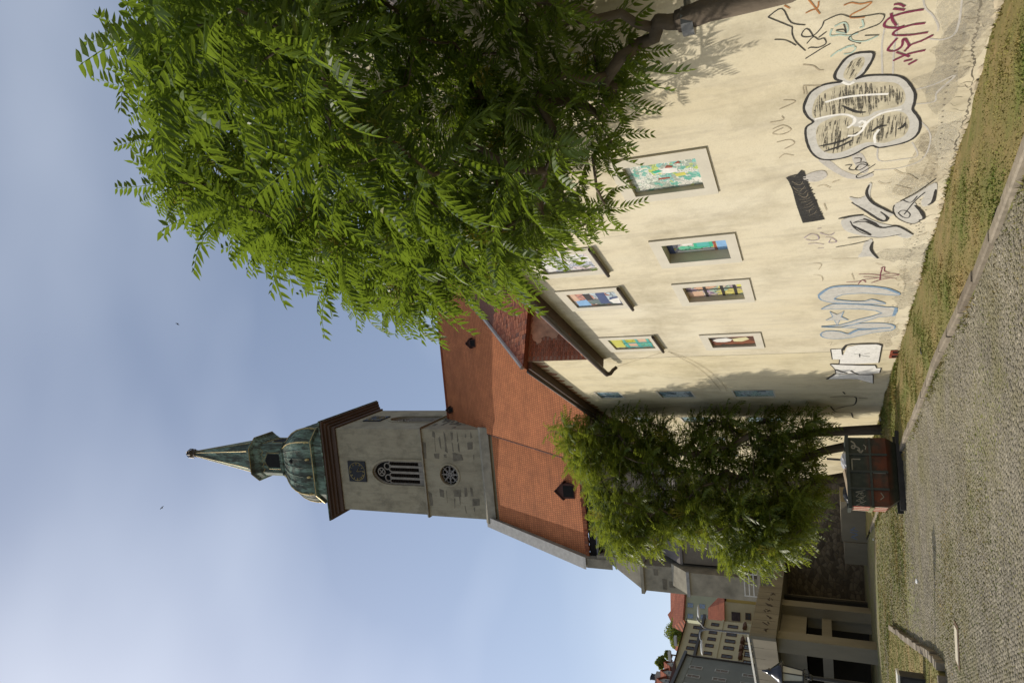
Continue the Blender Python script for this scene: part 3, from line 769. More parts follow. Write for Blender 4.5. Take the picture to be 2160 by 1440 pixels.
def hatch(poly, n, dx, lo, hi):
    xs_ = [p[0] for p in poly]; ys_ = [p[1] for p in poly]
    while n > 0:
        x, y = q.uniform(min(xs_), max(xs_)), q.uniform(min(ys_), max(ys_)); L_ = q.uniform(lo, hi)
        a, b = (x, y), (x + dx * L_ + q.uniform(-8, 8), y + L_)
        if in_poly(*a, poly) and in_poly(*b, poly): hs.append([a, ((a[0] + b[0]) / 2 + q.uniform(-6, 6), (a[1] + b[1]) / 2), b]); n -= 1
hatch(in1, 150, .05, 30, 150); hatch(in2, 120, -.15, 30, 130); hatch(in3, 16, -.5, 20, 70)
m = MB(); LAY[0] += .0003
for st in hs:
    P = smooth_path([(p[0], p[2]) for p in (zoomA(*c_) for c_ in st)], 3); ribbon(m, P, q.choice((.006, .009, .013, .02, .03)), LAY[0] + q.random() * .0002, taper=True)
LAY[0] += .0003; m.build('graffiti_hatching', worn(vary('thin_black_spray', (.10, .09, .07), .6, 14, .8, 0), .42, .6), near, kind='stuff')
strokes(zoomA, [[(780, 800), (840, 830), (900, 850), (960, 850)], [(600, 1110), (700, 1090), (800, 1060), (900, 1000)], [(640, 1150), (760, 1110), (860, 1060)], [(1000, 1000), (1060, 960), (1120, 950)], [(1200, 980), (1240, 960), (1260, 930)]], .05, 'paint_black', None, taper=True)
strokes(zoomA, [cl(throw_out[:38]) if False else throw_out + [throw_out[0]]], .038, 'paint_black', None, k=3)
strokes(zoomA, [[(650, 775), (780, 740), (950, 720), (1130, 712)], [(570, 905), (650, 885), (740, 870), (820, 870), (870, 895), (870, 930), (820, 970)], [(820, 1030), (880, 1025), (930, 990), (960, 940), (1010, 895), (1090, 855), (1180, 835), (1230, 830)], [(1060, 980), (1025, 1030), (1030, 1085)], [(905, 935), (930, 915), (955, 930), (940, 955), (905, 960)], [(780, 620), (830, 640), (870, 620)]], .040, 'paint_white', None)
strokes(zoomA, [[(215, 130), (320, 65), (390, 170), (500, 190)], [(215, 130), (400, 205)], [(400, 205), (400, 260), (430, 320), (500, 385)], [(265, 300), (350, 305), (430, 345)], [(640, 160), (620, 210), (560, 270), (490, 280), (470, 260), (500, 220), (530, 230), (560, 280)], [(660, 240), (600, 285)], [(510, 330), (560, 280), (600, 300), (640, 290), (655, 330), (600, 360), (540, 360), (520, 370)], [(500, 445), (620, 370), (690, 330)]], .016, 'paint_black', 'thin black tag under the tree trunk')
strokes(zoomA, [[(340, 40), (385, 65)], [(510, -20), (560, 40), (610, 105)], [(500, 100), (540, 80), (590, 60), (600, 10)], [(790, 40), (850, 20), (920, 30), (1000, 15), (950, 60), (850, 110), (850, 135), (950, 130)]], .020, 'paint_orange', 'rust coloured tag')
strokes(zoomA, [[(700, 220), (690, 270), (760, 265), (830, 270), (900, 250)], [(720, 200), (790, 170), (820, 200), (810, 250), (730, 240)], [(930, 150), (940, 200), (910, 210)], [(840, 280), (860, 310), (960, 310), (1050, 270)], [(760, 390), (820, 350), (880, 360), (850, 400), (790, 410)], [(690, 430), (760, 380), (870, 340)]], .022, 'paint_teal', 'pale teal tag')
strokes(zoomA, [[(640, 160), (760, 110), (850, 130), (960, 120), (1060, 105), (1100, 120), (1060, 180), (960, 220), (860, 260), (830, 300), (920, 330)], [(730, 230), (790, 225), (810, 250), (790, 180)], [(950, 270), (1060, 265)]], .014, 'paint_black', None)
strokes(zoomA, [[(1170, 35), (1210, 30), (1255, 50)], [(1165, 65), (1255, 75)], [(1150, 100), (1160, 150), (1190, 195)], [(1400, 70), (1260, 95), (1150, 130), (1100, 175), (1110, 205), (1200, 210), (1250, 195)], [(1410, 175), (1300, 190), (1190, 230), (1170, 265), (1290, 265), (1430, 245)], [(1470, 265), (1380, 310), (1300, 340), (1250, 390)], [(1195, 290), (1150, 340), (1125, 380), (1180, 385), (1230, 350), (1240, 300), (1260, 300), (1285, 345), (1270, 370)], [(1190, 395), (1290, 430)], [(1410, 380), (1280, 410), (1165, 460)], [(1245, 465), (1310, 450)], [(1280, 490), (1345, 455)]], .030, 'paint_magenta', 'wine red tag in quote marks')
strokes(zoomA, [[(870, 1200), (920, 1200), (920, 1225)], [(800, 1255), (850, 1250), (830, 1280), (870, 1290), (900, 1260)], [(880, 1240), (940, 1230), (970, 1250), (910, 1290), (880, 1280), (920, 1245), (990, 1260)], [(1030, 1245), (960, 1290), (890, 1330), (900, 1350), (960, 1330), (1020, 1300)]], .017, 'paint_black', 'small black tag below the bubble letters')
strokes(zoomA, [[(330, 760), (400, 760), (420, 775), (370, 800), (300, 830)], [(230, 930), (330, 910), (320, 880)], [(250, 980), (330, 950), (390, 985), (320, 1020), (250, 1010), (330, 970)], [(280, 1080), (380, 1060), (415, 1090), (340, 1130)], [(300, 1200), (340, 1170), (410, 1180)], [(480, 650), (620, 650)], [(480, 660), (490, 715)], [(500, 660), (510, 715)], [(480, 490), (560, 500), (600, 530), (640, 530)]], .014, 'paint_faint', 'faint scratched letters')
# second group
fills(zoomB, [[(350, 122), (420, 116), (466, 66), (492, 74), (508, 130), (530, 190), (556, 250), (588, 310), (610, 375), (648, 440), (560, 456), (480, 467), (455, 400), (428, 320), (402, 220), (372, 150)]], 'paint_black', 'solid black scribbled block', k=1)
fills(zoomB, [[(480, 120), (560, 80), (640, 70), (665, 110), (600, 150), (520, 150)]], 'paint_grey', None)
q = random.Random(43)
strokes(zoomB, [[(372 + i * 5.2 + q.uniform(-9, 6), 118 + i * 16.5 + q.uniform(-8, 8)), (440 + i * 6.3, 112 + i * 17 + q.uniform(-14, 14)), (505 + i * 6.6 + q.uniform(-9, 9), 108 + i * 16 + q.uniform(-8, 8))] for i in range(21)], .036, 'paint_black', None)
strokes(zoomB, [[(390 + i * 11 + q.uniform(-15, 15), 150 + i * 20), (440 + i * 9 + q.uniform(-20, 20), 170 + i * 18 + q.uniform(-20, 20)), (480 + i * 8, 150 + i * 17)] for i in range(14)], .005, 'paint_faint', None)
fills(zoomB, [[(830, 270), (900, 280), (960, 250), (980, 170), (1005, 170), (990, 260), (1030, 320), (1100, 370), (1170, 400), (1110, 430), (1080, 460), (980, 380), (900, 340)],
              [(770, 450), (850, 420), (930, 405), (1000, 440), (1080, 470), (1180, 490), (1250, 510), (1315, 550), (1280, 580), (1230, 575), (1180, 560), (1080, 580), (980, 570), (880, 550), (800, 520)],
              [(990, 590), (1010, 600), (1000, 680), (1060, 738), (990, 720), (900, 725), (930, 680), (945, 620)],
              [(1175, 330), (1230, 300), (1350, 240), (1480, 160), (1500, 200), (1480, 290), (1440, 330), (1390, 340), (1380, 300), (1400, 260), (1330, 310), (1390, 380), (1390, 430), (1330, 470), (1260, 455), (1190, 410)]], 'paint_silver', 'silver and black wildstyle letters with an arrow')
strokes(zoomB, [[(985, 175), (965, 240), (1010, 310), (1100, 360), (1180, 400)], [(850, 310), (950, 370), (1060, 440), (1110, 450), (1120, 420), (1070, 380)], [(750, 435), (850, 415), (940, 405)], [(860, 465), (960, 455), (1080, 500), (1200, 490), (1320, 555)], [(1010, 610), (1000, 670), (1050, 735)], [(1330, 330), (1380, 380), (1400, 430), (1360, 445)], [(1490, 210), (1470, 300), (1430, 330)], [(850, 480), (930, 520), (1000, 555)], [(940, 430), (1010, 460), (1060, 490)]], .062, 'paint_black', None, taper=True)
strokes(zoomB, [[(820, 580), (950, 570), (1080, 575), (1230, 550)], [(730, 650), (850, 630), (980, 600)], [(840, 450), (870, 500), (930, 540), (1000, 560)], [(870, 460), (960, 440), (1080, 500)], [(1250, 400), (1330, 300), (1410, 230)], [(1205, 390), (1230, 370), (1270, 375), (1295, 400), (1280, 425), (1240, 420), (1205, 390)], [(1175, 330), (1165, 370), (1190, 420), (1260, 460), (1330, 470), (1380, 440)], [(1220, 300), (1350, 230), (1490, 130)], [(1240, 290), (1300, 310), (1350, 260)]], .024, 'paint_black', None)
strokes(zoomB, [[(490, 580), (540, 550), (590, 560), (600, 590), (550, 600), (500, 590)], [(520, 625), (580, 620), (640, 630)], [(590, 510), (620, 505)], [(610, 540), (680, 560), (720, 540)], [(650, 575), (700, 580), (735, 610), (680, 615), (690, 590)], [(590, 660), (640, 655)]], .018, 'paint_violet', 'small violet tag')
strokes(zoomB, [[(905, 855), (1000, 855), (1120, 870), (1210, 860), (1150, 850), (1080, 860)], [(1085, 800), (1070, 850), (1065, 900)], [(1070, 810), (1100, 800), (1100, 830), (1140, 845)], [(810, 915), (900, 910), (960, 895), (1100, 880), (1190, 888)], [(900, 930), (930, 900), (960, 915)], [(1000, 920), (1080, 895), (1140, 885)], [(940, 875), (1050, 880)]], .022, 'paint_magenta', 'small wine red tag above the blue outline letters')
Cb = [(1210, 1000), (1120, 965), (980, 948), (830, 945), (700, 955), (630, 985), (600, 1015), (620, 1050), (700, 1070), (800, 1075), (1000, 1080), (1110, 1080), (1060, 1060), (1000, 1045), (950, 1060), (850, 1060), (750, 1050), (720, 1040), (780, 1010), (900, 1000), (1000, 1000), (1200, 1015)]
Zb = [(620, 1120), (680, 1090), (760, 1080), (1000, 1090), (1110, 1105), (1190, 1110), (1170, 1170), (1050, 1180), (850, 1240), (620, 1250), (760, 1240), (900, 1200), (1080, 1150), (950, 1120), (780, 1120)]
Eb = [(620, 1255), (760, 1260), (900, 1230), (1050, 1225), (1150, 1235), (1180, 1255), (1150, 1280), (1000, 1300), (850, 1335), (720, 1345), (640, 1335), (615, 1310), (660, 1285), (760, 1290), (830, 1310), (900, 1280), (1050, 1270)]
fills(zoomB, [Cb, Zb, Eb], 'paint_silver', 'silver letters outlined in blue with a star', k=2)
star = [(740 + (75 if i % 2 == 0 else 28) * math.cos(i * math.pi / 5 + .3) * 1.2, 1185 + (75 if i % 2 == 0 else 28) * math.sin(i * math.pi / 5 + .3) * .8) for i in range(10)]
fills(zoomB, [star], 'paint_silver', None, k=1)
strokes(zoomB, [cl(Cb), cl(Zb), cl(Eb)], .040, 'paint_blue', None, k=2)
strokes(zoomB, [cl(star)], .026, 'paint_blue', None, k=1)
strokes(zoomB, [[(1210, 1000), (1100, 960), (900, 943), (700, 953), (600, 1015)], [(1190, 1110), (1170, 1170)], [(830, 1310), (900, 1275), (1050, 1265), (1150, 1260)]], .075, 'paint_blue', None)
strokes(zoomB, [[(1170, 60), (1230, 90), (1290, 100), (1350, 140)], [(1180, 180), (1300, 210)], [(1050, 150), (1090, 170), (1150, 160)], [(700, 160), (760, 140)], [(590, 190), (640, 180), (690, 200)], [(640, 320), (660, 370)], [(560, 770), (620, 780), (600, 820)], [(560, 860), (620, 870), (630, 905)], [(700, 740), (900, 735)], [(850, 850), (870, 900)], [(1030, 770), (1090, 790)], [(1240, 900), (1300, 890), (1240, 930), (1310, 940)], [(1330, 570), (1420, 545)], [(660, 1380), (700, 1370), (690, 1395), (740, 1380)]], .014, 'paint_faint', 'faint scribbles')
# third group, around the joint
l1 = [(390, 320), (490, 315), (500, 375), (540, 300), (640, 280), (820, 275), (845, 290), (830, 350), (825, 440), (640, 450), (470, 450), (465, 410), (400, 410)]
l2 = [(385, 455), (520, 460), (790, 465), (800, 490), (840, 490), (830, 530), (700, 545), (560, 540), (440, 535), (430, 500)]
l3 = [(355, 590), (430, 540), (560, 545), (770, 550), (770, 625), (640, 590), (560, 585)]
fills(zoomC, [l1, l2, l3], 'paint_white', 'white block letters with dark outline across the wall joint', k=1)
strokes(zoomC, [[(500, 330), (530, 285), (640, 272), (800, 270), (850, 285)], [(385, 452), (640, 462), (790, 462)], [(355, 588), (430, 540)], [(570, 510), (640, 545), (770, 545)], [(430, 500), (540, 535)]], .085, 'paint_black', None, k=2)
strokes(zoomC, [[(850, 285), (838, 350), (820, 440)], [(390, 320), (490, 318), (495, 370)], [(390, 320), (405, 410), (470, 412), (465, 450)], [(385, 452), (430, 500), (435, 535)], [(790, 462), (800, 488), (842, 488), (830, 530)], [(355, 588), (600, 580), (770, 628), (770, 548)], [(600, 365), (650, 360), (650, 390)], [(690, 360), (740, 355)], [(640, 370), (740, 385)]], .034, 'paint_black', None, k=1)
strokes(zoomC, [[(385, 748), (480, 742), (600, 745), (620, 770), (600, 815), (520, 830), (420, 855), (390, 830)], [(390, 830), (440, 880), (560, 885), (580, 900), (590, 930), (640, 940)], [(400, 880), (430, 890)], [(640, 755), (720, 760)], [(500, 700), (520, 720)]], .05, 'paint_black', 'long black scrawl in the tree shade')

# ================================================================== FAR BUILDING
FO = Frame(WF.W((SEAM, 0, 0)), WA)
far = FO.empty('taller_plaster_house', label='taller pale plastered house with red hipped roof beyond the wall joint', cat='house')
FZ, FL = 11.35, 28.5
fw = []
for s0 in (4.55, 9.3, 14.0, 19.0):
    for z0, h_ in ((3.62, 1.38), (6.55, 1.25), (9.35, .95)): fw.append((s0, s0 + 1.05, z0, z0 + h_, .03))
m = MB(); m.holed(rect(.0, FL, -.6, FZ), [rect(w[0], w[1], w[2], w[3]) for w in fw], wmap, -.002, -.3)
m.poly([(FL, 0, -.6), (FL, 0, FZ), (FL, -9, FZ), (FL, -9, -.6)]); m.poly([(FL, -9, -.6), (FL, -9, FZ), (0, -9, FZ), (0, -9, -.6)])
m.build('wall', M['plaster2'], far)
for w in fw:
    s0, s1, z0, z1, dep = w
    m = MB(); m.box(s0 + .004, s1 - .004, -dep - .04, -dep, z0 + .004, z1 - .004); p = m.build('painted_panel', PT['f'], far)
    m = MB(); m.holed(rect(s0 - .06, s1 + .06, z0 - .06, z1 + .06), [rect(s0, s1, z0, z1)], wmap, .012, -.0125); m.build('window_band', M['band'], far)
# end wall of brick above the lower roof
m = MB(); m.poly([(.0, 0, 7.5), (0, -9, 7.5), (0, -9, FZ), (0, 0, FZ)]); m.build('end_wall', M['mortar'], far)
bl = MB(); bl.loft([[(-.016, -.14, -.031), (-.016, .14, -.031), (-.016, .14, .031), (-.016, -.14, .031)], [(.03, -.14, -.031), (.03, .14, -.031), (.03, .14, .031), (.03, -.14, .031)]]); bme = bl.mesh('brick', M['brick'])
q = random.Random(51); cnt = 0
patch = [(-.75, 11.2), (-1.2, 11.28), (-1.75, 11.25), (-2.0, 10.8), (-1.6, 10.5), (-1.35, 10.6), (-1.15, 10.25), (-.85, 10.35), (-.9, 10.75), (-.7, 10.95)]
for r in range(36):
    z = 8.55 + r * .078; off = .15 if r % 2 else 0
    for c in range(9):
        n_ = -.16 - off - c * .298
        if n_ < -2.75 or z > FZ - .03 or cnt >= 300: continue
        if z < 8.55 + (-n_) * .80 - .2: continue
        if in_poly(n_, z, patch): continue
        link_copy(bme, 'brick', far, loc=(-.002 + q.uniform(-.006, .008), n_ + q.uniform(-.008, .008), z + q.uniform(-.004, .004)), rot=(q.uniform(-.03, .03), 0, 0)); cnt += 1
m = MB()
P = [p + np.array([q.uniform(-.05, .05), q.uniform(-.05, .05)]) for p in smooth_path([(a, b) for a, b in patch], 4, True)]; m.loft([[(-.028, p[0], p[1]) for p in P], [(.0, p[0], p[1]) for p in P]]); m.build('plaster_patch', M['peeled'], far)
# hipped roof: back slope and front slope share a ridge, the near hip faces the viewer
hp = math.tan(math.radians(47)); RZ = FZ + 4.8 * hp
e0, e1 = -.30, FL + .3
A_, B_, C2, D_ = (e0, .30, FZ), (e1, .30, FZ), (e1, -9.3, FZ), (e0, -9.3, FZ)
Rg0, Rg1 = (e0 + 4.8, -4.5, RZ), (e1 - 4.8, -4.5, RZ)
m = MB(); m.add([A_, B_, C2, D_, Rg0, Rg1], [(0, 1, 5, 4), (1, 2, 5), (2, 3, 4, 5), (3, 0, 4), (0, 3, 2, 1)]); roof = m.build('roof', M['oldtile'], far)
tl = MB(); tl.loft([[(0, -.083, .004), (0, .083, .004), (0, .083, .022), (0, -.083, .022)], [(.27, -.083, -.006), (.27, .083, -.006), (.27, .083, .012), (.27, -.083, .012)]]); tme2 = tl.mesh('roof_tile', M['oldtile'])
ca_ = math.atan(hp); cnt = 0; q = random.Random(53)
cand = []
for r in range(22):
    d = r * .15; x_ = e0 + d * math.cos(ca_); z = FZ + d * math.sin(ca_); k0 = .28 - d * math.cos(ca_)
    for c in range(22):
        n_ = k0 - .05 - (c + (.5 if r % 2 else 0)) * .178
        if n_ < -3.6: continue
        cand.append((r, x_, n_, z))
cand.sort(key=lambda t: t[2] * -1 + t[0] * .05)
for r, x_, n_, z in cand[:300]:
    o = link_copy(tme2, 'roof_tile', roof); o.matrix_basis = Matrix.Translation((x_ - .02, n_ + q.uniform(-.01, .01), z + q.uniform(0, .012))) @ Matrix.Rotation(-ca_ + q.uniform(-.03, .03), 4, 'Y') @ Matrix.Rotation(q.uniform(-.06, .06), 4, 'Z')
m = MB(); m.tube([(e0, .30, FZ + .05), (e0 + 4.8, -4.5, RZ + .05)], .075, 6); m.build('hip_flashing', M['lead'], roof)
m = MB(); m.tube([(e0 + .2, .38, FZ - .10), (e1, .38, FZ - .10)], .075, 8); m.build('gutter', M['gutter'], far, smooth=True)
m = MB(); m.box(.02, FL, .001, .26, FZ - .16, FZ - .02); m.build('eaves_board', M['wood'], far)
q = random.Random(55); m = MB(); s_ = .1       # broken plaster hanging under the eaves, bricks laid bare
while s_ < 14:
    L_ = q.uniform(.25, .6); h_ = q.uniform(.12, .48); P = [(s_, FZ - .16), (s_ + L_, FZ - .16), (s_ + L_ * .9, FZ - .16 - h_ * .6), (s_ + L_ * .55, FZ - .16 - h_), (s_ + L_ * .2, FZ - .16 - h_ * .5)]
    m.prism(P, wmap, .004, .0); s_ += L_ * q.uniform(.8, 1.3)
m.build('bare_brick_patches', M['brick'], far, kind='stuff')
# two vents at the foot of the joint
for a in (.02, .42):
    m = MB(); m.holed(rect(a, a + .33, -.22, .16), [rect(a + .05, a + .28, -.17, .10)], wmap, .03, -.03); m.loft([[wmap(x, z, .03) for x, z in rect(a, a + .33, -.22, .16)], [wmap(x, z, -.05) for x, z in rect(a, a + .33, -.22, .16)]], cap=False)
    v = m.build('vent', vary('rust_red_brick', (.22, .055, .03), .3, 6), far); m = MB(); m.box(a + .04, a + .29, -.01, .004, -.18, .11); m.build('vent_opening', M['black'], v)
# loose cables on the wall
for nm, pp in (('slack cable curving down the pale wall from the last upper sill', [(1408, 742), (1440, 752), (1480, 772), (1510, 795), (1528, 815), (1533, 826)]), ('taut thin cable from the last upper sill to the gutter end', [(1404, 741), (1370, 752), (1330, 764), (1290, 778)]), ('thin slack cable hanging beside the curving one', [(1410, 742), (1430, 752), (1470, 775), (1500, 800), (1520, 824)])):
    P = smooth_path([WF.onY(x, y, .02) for x, y in pp], 4); m = MB(); m.tube([WF.W(p) for p in P], .005, 5)
    m.build('wall_cable', M['reveal'], label=nm, cat='cable')

# ================================================================== CATHEDRAL
CH = Frame(at_depth(1008, 906, 60.0) * np.array([1, 1, 0]), math.radians(-6.3))
ch = CH.empty('cathedral', label='cathedral with square clock tower, copper dome and steep orange tiled roof', cat='church')
TW, TD = 8.95, 8.9
TX, TY = -TW / 2, TD / 2
front = lambda x, z, d: (x, d, z)                     # south face, d<0 stands proud
side = lambda y, z, d: (-d, y, z)                     # east face
west = lambda y, z, d: (-TW + d, y, z)
back = lambda x, z, d: (x, TD - d, z)
def arch(cx, z0, zs, za, hw, n=7):
    P = [(cx - hw, z0), (cx + hw, z0), (cx + hw, zs)]
    for i in range(1, n): t = i / n; P.append((cx + hw * (1 - t ** 1.75), zs + (za - zs) * math.sin(t * math.pi / 2) ** 1.0 * (1 - .05 * math.sin(math.pi * t))))
    P.append((cx, za))
    for i in range(n - 1, 0, -1): t = i / n; P.append((cx - hw * (1 - t ** 1.75), zs + (za - zs) * math.sin(t * math.pi / 2) * (1 - .05 * math.sin(math.pi * t))))
    P.append((cx - hw, zs)); return P
def circ(cx, cz, r, n=20, ph=0): return [(cx + r * math.cos(ph + 2 * math.pi * i / n), cz + r * math.sin(ph + 2 * math.pi * i / n)) for i in range(n)]
def fpath(mb, fm, pts, w, d, th=None):
    for a, b in zip(pts[:-1], pts[1:]):
        A, B = Vector(fm(a[0], a[1], d)), Vector(fm(b[0], b[1], d)); nrm = Vector(fm(0, 0, 1)) - Vector(fm(0, 0, 0)); mb.bar(A, B, th or w, w, (B - A).cross(nrm))
tower = MB()
for fm, lim in ((front, (-TW, 0)), (side, (0, TD)), (west, (0, TD)), (back, (-TW, 0))):
    c = sum(lim) / 2
    if fm in (front, side):
        c2 = c - (.17 if fm is front else 0)
        win = arch(c2, 39.05, 43.2, 45.3, 1.28)
        tower.holed([(lim[0] + .06, 39.0), (lim[1] - .06, 39.0), (lim[1] - .06, 49.9), (lim[0] + .06, 49.9)], [win], fm, .06, .55)
        tower.holed([(lim[0], 4.0), (lim[1], 4.0), (lim[1], 39.0), (lim[0], 39.0)], [circ(c2, 36.15, 1.02)], fm, 0, .5)
    else:
        tower.poly([fm(lim[0] + .06, 39, .06), fm(lim[1] - .06, 39, .06), fm(lim[1] - .06, 49.9, .06), fm(lim[0] + .06, 49.9, .06)])
        tower.poly([fm(lim[0], 4, 0), fm(lim[1], 4, 0), fm(lim[1], 39, 0), fm(lim[0], 39, 0)])
    tower.poly([fm(lim[0], 39, 0), fm(lim[1], 39, 0), fm(lim[1] - .06, 39.0, .06), fm(lim[0] + .06, 39.0, .06)])
tw = tower.build('tower', M['stone'], ch)
m = MB(); m.box(-TW - .10, .10, -.10, TD + .10, 38.86, 39.03)
m.box(-TW + .12, -.12, .12, TD - .12, 38.80, 39.06) if False else None
sc = MB(); 
for a, b in (((-TW - .09, -.09), (.09, -.09)), ((.09, -.09), (.09, TD + .09)), ((.09, TD + .09), (-TW - .09, TD + .09)), ((-TW - .09, TD + .09), (-TW - .09, -.09))):
    sc.bar((a[0], a[1], 38.93), (b[0], b[1], 38.93), .22, .14)
sc.build('string_course', M['ashlar'], tw)
for fm, c, lim in ((front, -TW / 2 - .17, (-TW, 0)), (side, TD / 2, (0, TD))):
    A = arch(c, 39.05, 43.2, 45.3, 1.28); Bo = arch(c, 39.05, 43.25, 45.62, 1.47)
    gw = MB()
    gw.loft([[fm(p[0], p[1], -.03) for p in Bo], [fm(p[0], p[1], -.03) for p in A], [fm(p[0], p[1], .10) for p in A]], cap=False); gw.loft([[fm(p[0], p[1], -.03) for p in Bo], [fm(p[0], p[1], .06) for p in Bo]], cap=False)
    win = gw.build('gothic_window', M['stone'], tw)
    m = MB(); m.poly([fm(p[0], p[1], .5) for p in A]); m.build('louvre_panel', M['black'], win)
    m = MB()
    for i in range(16): z = 39.9 + i * .21; m.bar(fm(c - 1.2, z, .42), fm(c + 1.2, z + .0, .42), .10, .03)
    m.build('louvres', vary('dark_louvre_wood', (.05, .033, .024), .3, 4), win)
    m = MB()
    for x in (-1.22, -.62, 0, .62, 1.22): m.bar(fm(c + x, 39.05, .28), fm(c + x, 43.0, .28), .17, .22)
    for x in (-.93, -.31, .31, .93):
        fpath(m, fm, [(c + x + .30 * math.cos(t), 42.7 + .62 * math.sin(t) ** .8) for t in np.linspace(0, math.pi, 8)], .11, .28)
        m.prism(rect(c + x - .25, c + x + .25, 39.05, 39.75), fm, .24, .30)
    for x, z, r in ((-.62, 43.55, .34), (.62, 43.55, .34), (0, 44.3, .42)): P = circ(c + x, z, r, 12); fpath(m, fm, P + [P[0]], .11, .28)
    fpath(m, fm, [(p[0], p[1]) for p in arch(c, 39.05, 43.2, 45.2, 1.24)[2:]], .14, .28)
    for k in range(4): a = k * math.pi / 2 + .78; m.bar(fm(c, 44.3, .28), fm(c + .4 * math.cos(a), 44.3 + .4 * math.sin(a), .28), .06, .1)
    m.build('tracery', vary('pale_tracery_stone', (.25, .22, .18), .2, 2), win)
    m = MB(); P, Q_ = circ(c, 36.15, 1.02, 24), circ(c, 36.15, 1.22, 24)
    m.loft([[fm(p[0], p[1], 0) for p in Q_], [fm(p[0], p[1], -.06) for p in Q_], [fm(p[0], p[1], -.06) for p in P], [fm(p[0], p[1], .2) for p in P]], cap=False)
    rose = m.build('rose_window', M['stone'], tw)
    m = MB(); m.poly([fm(p[0], p[1], .45) for p in P]); m.build('dark_glass', M['black'], rose)
    m = MB()
    for k in range(8):
        a = k * math.pi / 4; m.bar(fm(c, 36.15, .22), fm(c + .98 * math.cos(a), 36.15 + .98 * math.sin(a), .22), .08, .12)
        P = circ(c + .62 * math.cos(a + .39), 36.15 + .62 * math.sin(a + .39), .22, 8); fpath(m, fm, P + [P[0]], .06, .24)
    m.build('rose_tracery', vary('grey_tracery', (.22, .20, .18), .2, 2), rose)
    # clock
    cz, hs_ = 47.2, 1.10; cx = c + (.02 if fm is front else 0)
    m = MB(); m.prism(rect(cx - hs_, cx + hs_, cz - hs_, cz + hs_), fm, .06, -.06); ck = m.build('clock_face', vary('clock_slate', (.022, .022, .024), .3, 3, .6, 0), tw)
    m = MB(); P = circ(cx, cz, .98, 24); fpath(m, fm, P + [P[0]], .03, -.07, .02)
    num = {12: 'XII', 1: 'I', 2: 'II', 3: 'III', 4: 'IV', 5: 'V', 6: 'VI', 7: 'VII', 8: 'VIII', 9: 'IX', 10: 'X', 11: 'XI'}
    sgn = 1 if fm is front else 1
    for h_, tx in num.items():
        a = math.radians(90 - 30 * h_); ux, uz = math.cos(a), math.sin(a); tx_, tz_ = uz, -ux
        n_ = len(tx); pos = -(n_ - 1) * .045
        for chh in tx:
            def pt(r_, o_): return fm(cx + ux * r_ + tx_ * o_, cz + uz * r_ + tz_ * o_, -.075)
            if chh == 'I': m.bar(pt(.70, pos), pt(.92, pos), .045, .02)
            elif chh == 'V': m.bar(pt(.70, pos), pt(.92, pos - .05), .04, .02); m.bar(pt(.70, pos), pt(.92, pos + .05), .03, .02)
            else: m.bar(pt(.70, pos - .05), pt(.92, pos + .05), .04, .02); m.bar(pt(.70, pos + .05), pt(.92, pos - .05), .03, .02)
            pos += .09
    m.build('numerals', M['gold'], ck)
    m = MB(); m.bar(fm(cx, cz, -.09), fm(cx + .42, cz - .30, -.09), .09, .02); m.bar(fm(cx, cz, -.10), fm(cx + .1, cz - .78, -.10), .06, .02); m.build('clock_hands', M['gold'], ck)
# exposed stones on the lower tower face
def z2(X, Y): return CH.onY(660 + X / 4.8, 820 + Y / 4.8)
for x0, y0, x1, y1 in [(1105, 540, 1155, 695), (1210, 435, 1235, 480), (1230, 480, 1250, 640), (1275, 485, 1305, 600), (1320, 440, 1350, 530), (1335, 545, 1360, 640), (1395, 450, 1420, 520), (1405, 555, 1425, 630), (1455, 440, 1475, 540), (1465, 545, 1490, 640), (1540, 460, 1555, 505), (1590, 440, 1610, 490), (1225, 640, 1280, 705), (1325, 650, 1360, 705), (1415, 645, 1520, 730), (1560, 545, 1620, 610), (1620, 675, 1635, 730), (1170, 1040, 1215, 1180), (1285, 1010, 1330, 1090), (1345, 1030, 1365, 1150), (1420, 1015, 1500, 1090), (1430, 1100, 1445, 1200), (1480, 1090, 1500, 1180), (1530, 1010, 1560, 1095), (1600, 1010, 1620, 1080), (1610, 1110, 1690, 1190), (1540, 1190, 1555, 1260), (1630, 1200, 1645, 1255)]:
    a, b = z2(x0, y0), z2(x1, y1); q = random.Random(x0 * y1)
    P = rect(min(a[0], b[0]), max(a[0], b[0]), min(a[2], b[2]), max(a[2], b[2])); P = [(x + q.uniform(-.16, .16), z + q.uniform(-.07, .07)) for x, z in P]
    m = MB(); m.prism(P, front, .0, -.014); m.build('stone', M['exposed'], tw)
q = random.Random(61)
for i in range(16):
    y = q.uniform(.3, 4.5); z = q.uniform(33 + y * 1.3, 38.2); L_ = q.uniform(.4, 1.1)
    m = MB(); m.prism(rect(y, y + L_, z, z + q.uniform(.2, .35)), side, .0, -.03); m.build('stone', M['exposed'], tw)
# stone base of the tower face
m = MB(); m.prism([(-.28, 31.3), (-.28, 32.15), (0.02, 32.5), (.02, 31.3)], lambda a, z, x: (x, a, z), -TW - .32, .26); m.build('tower_plinth', M['ashlar'], tw)
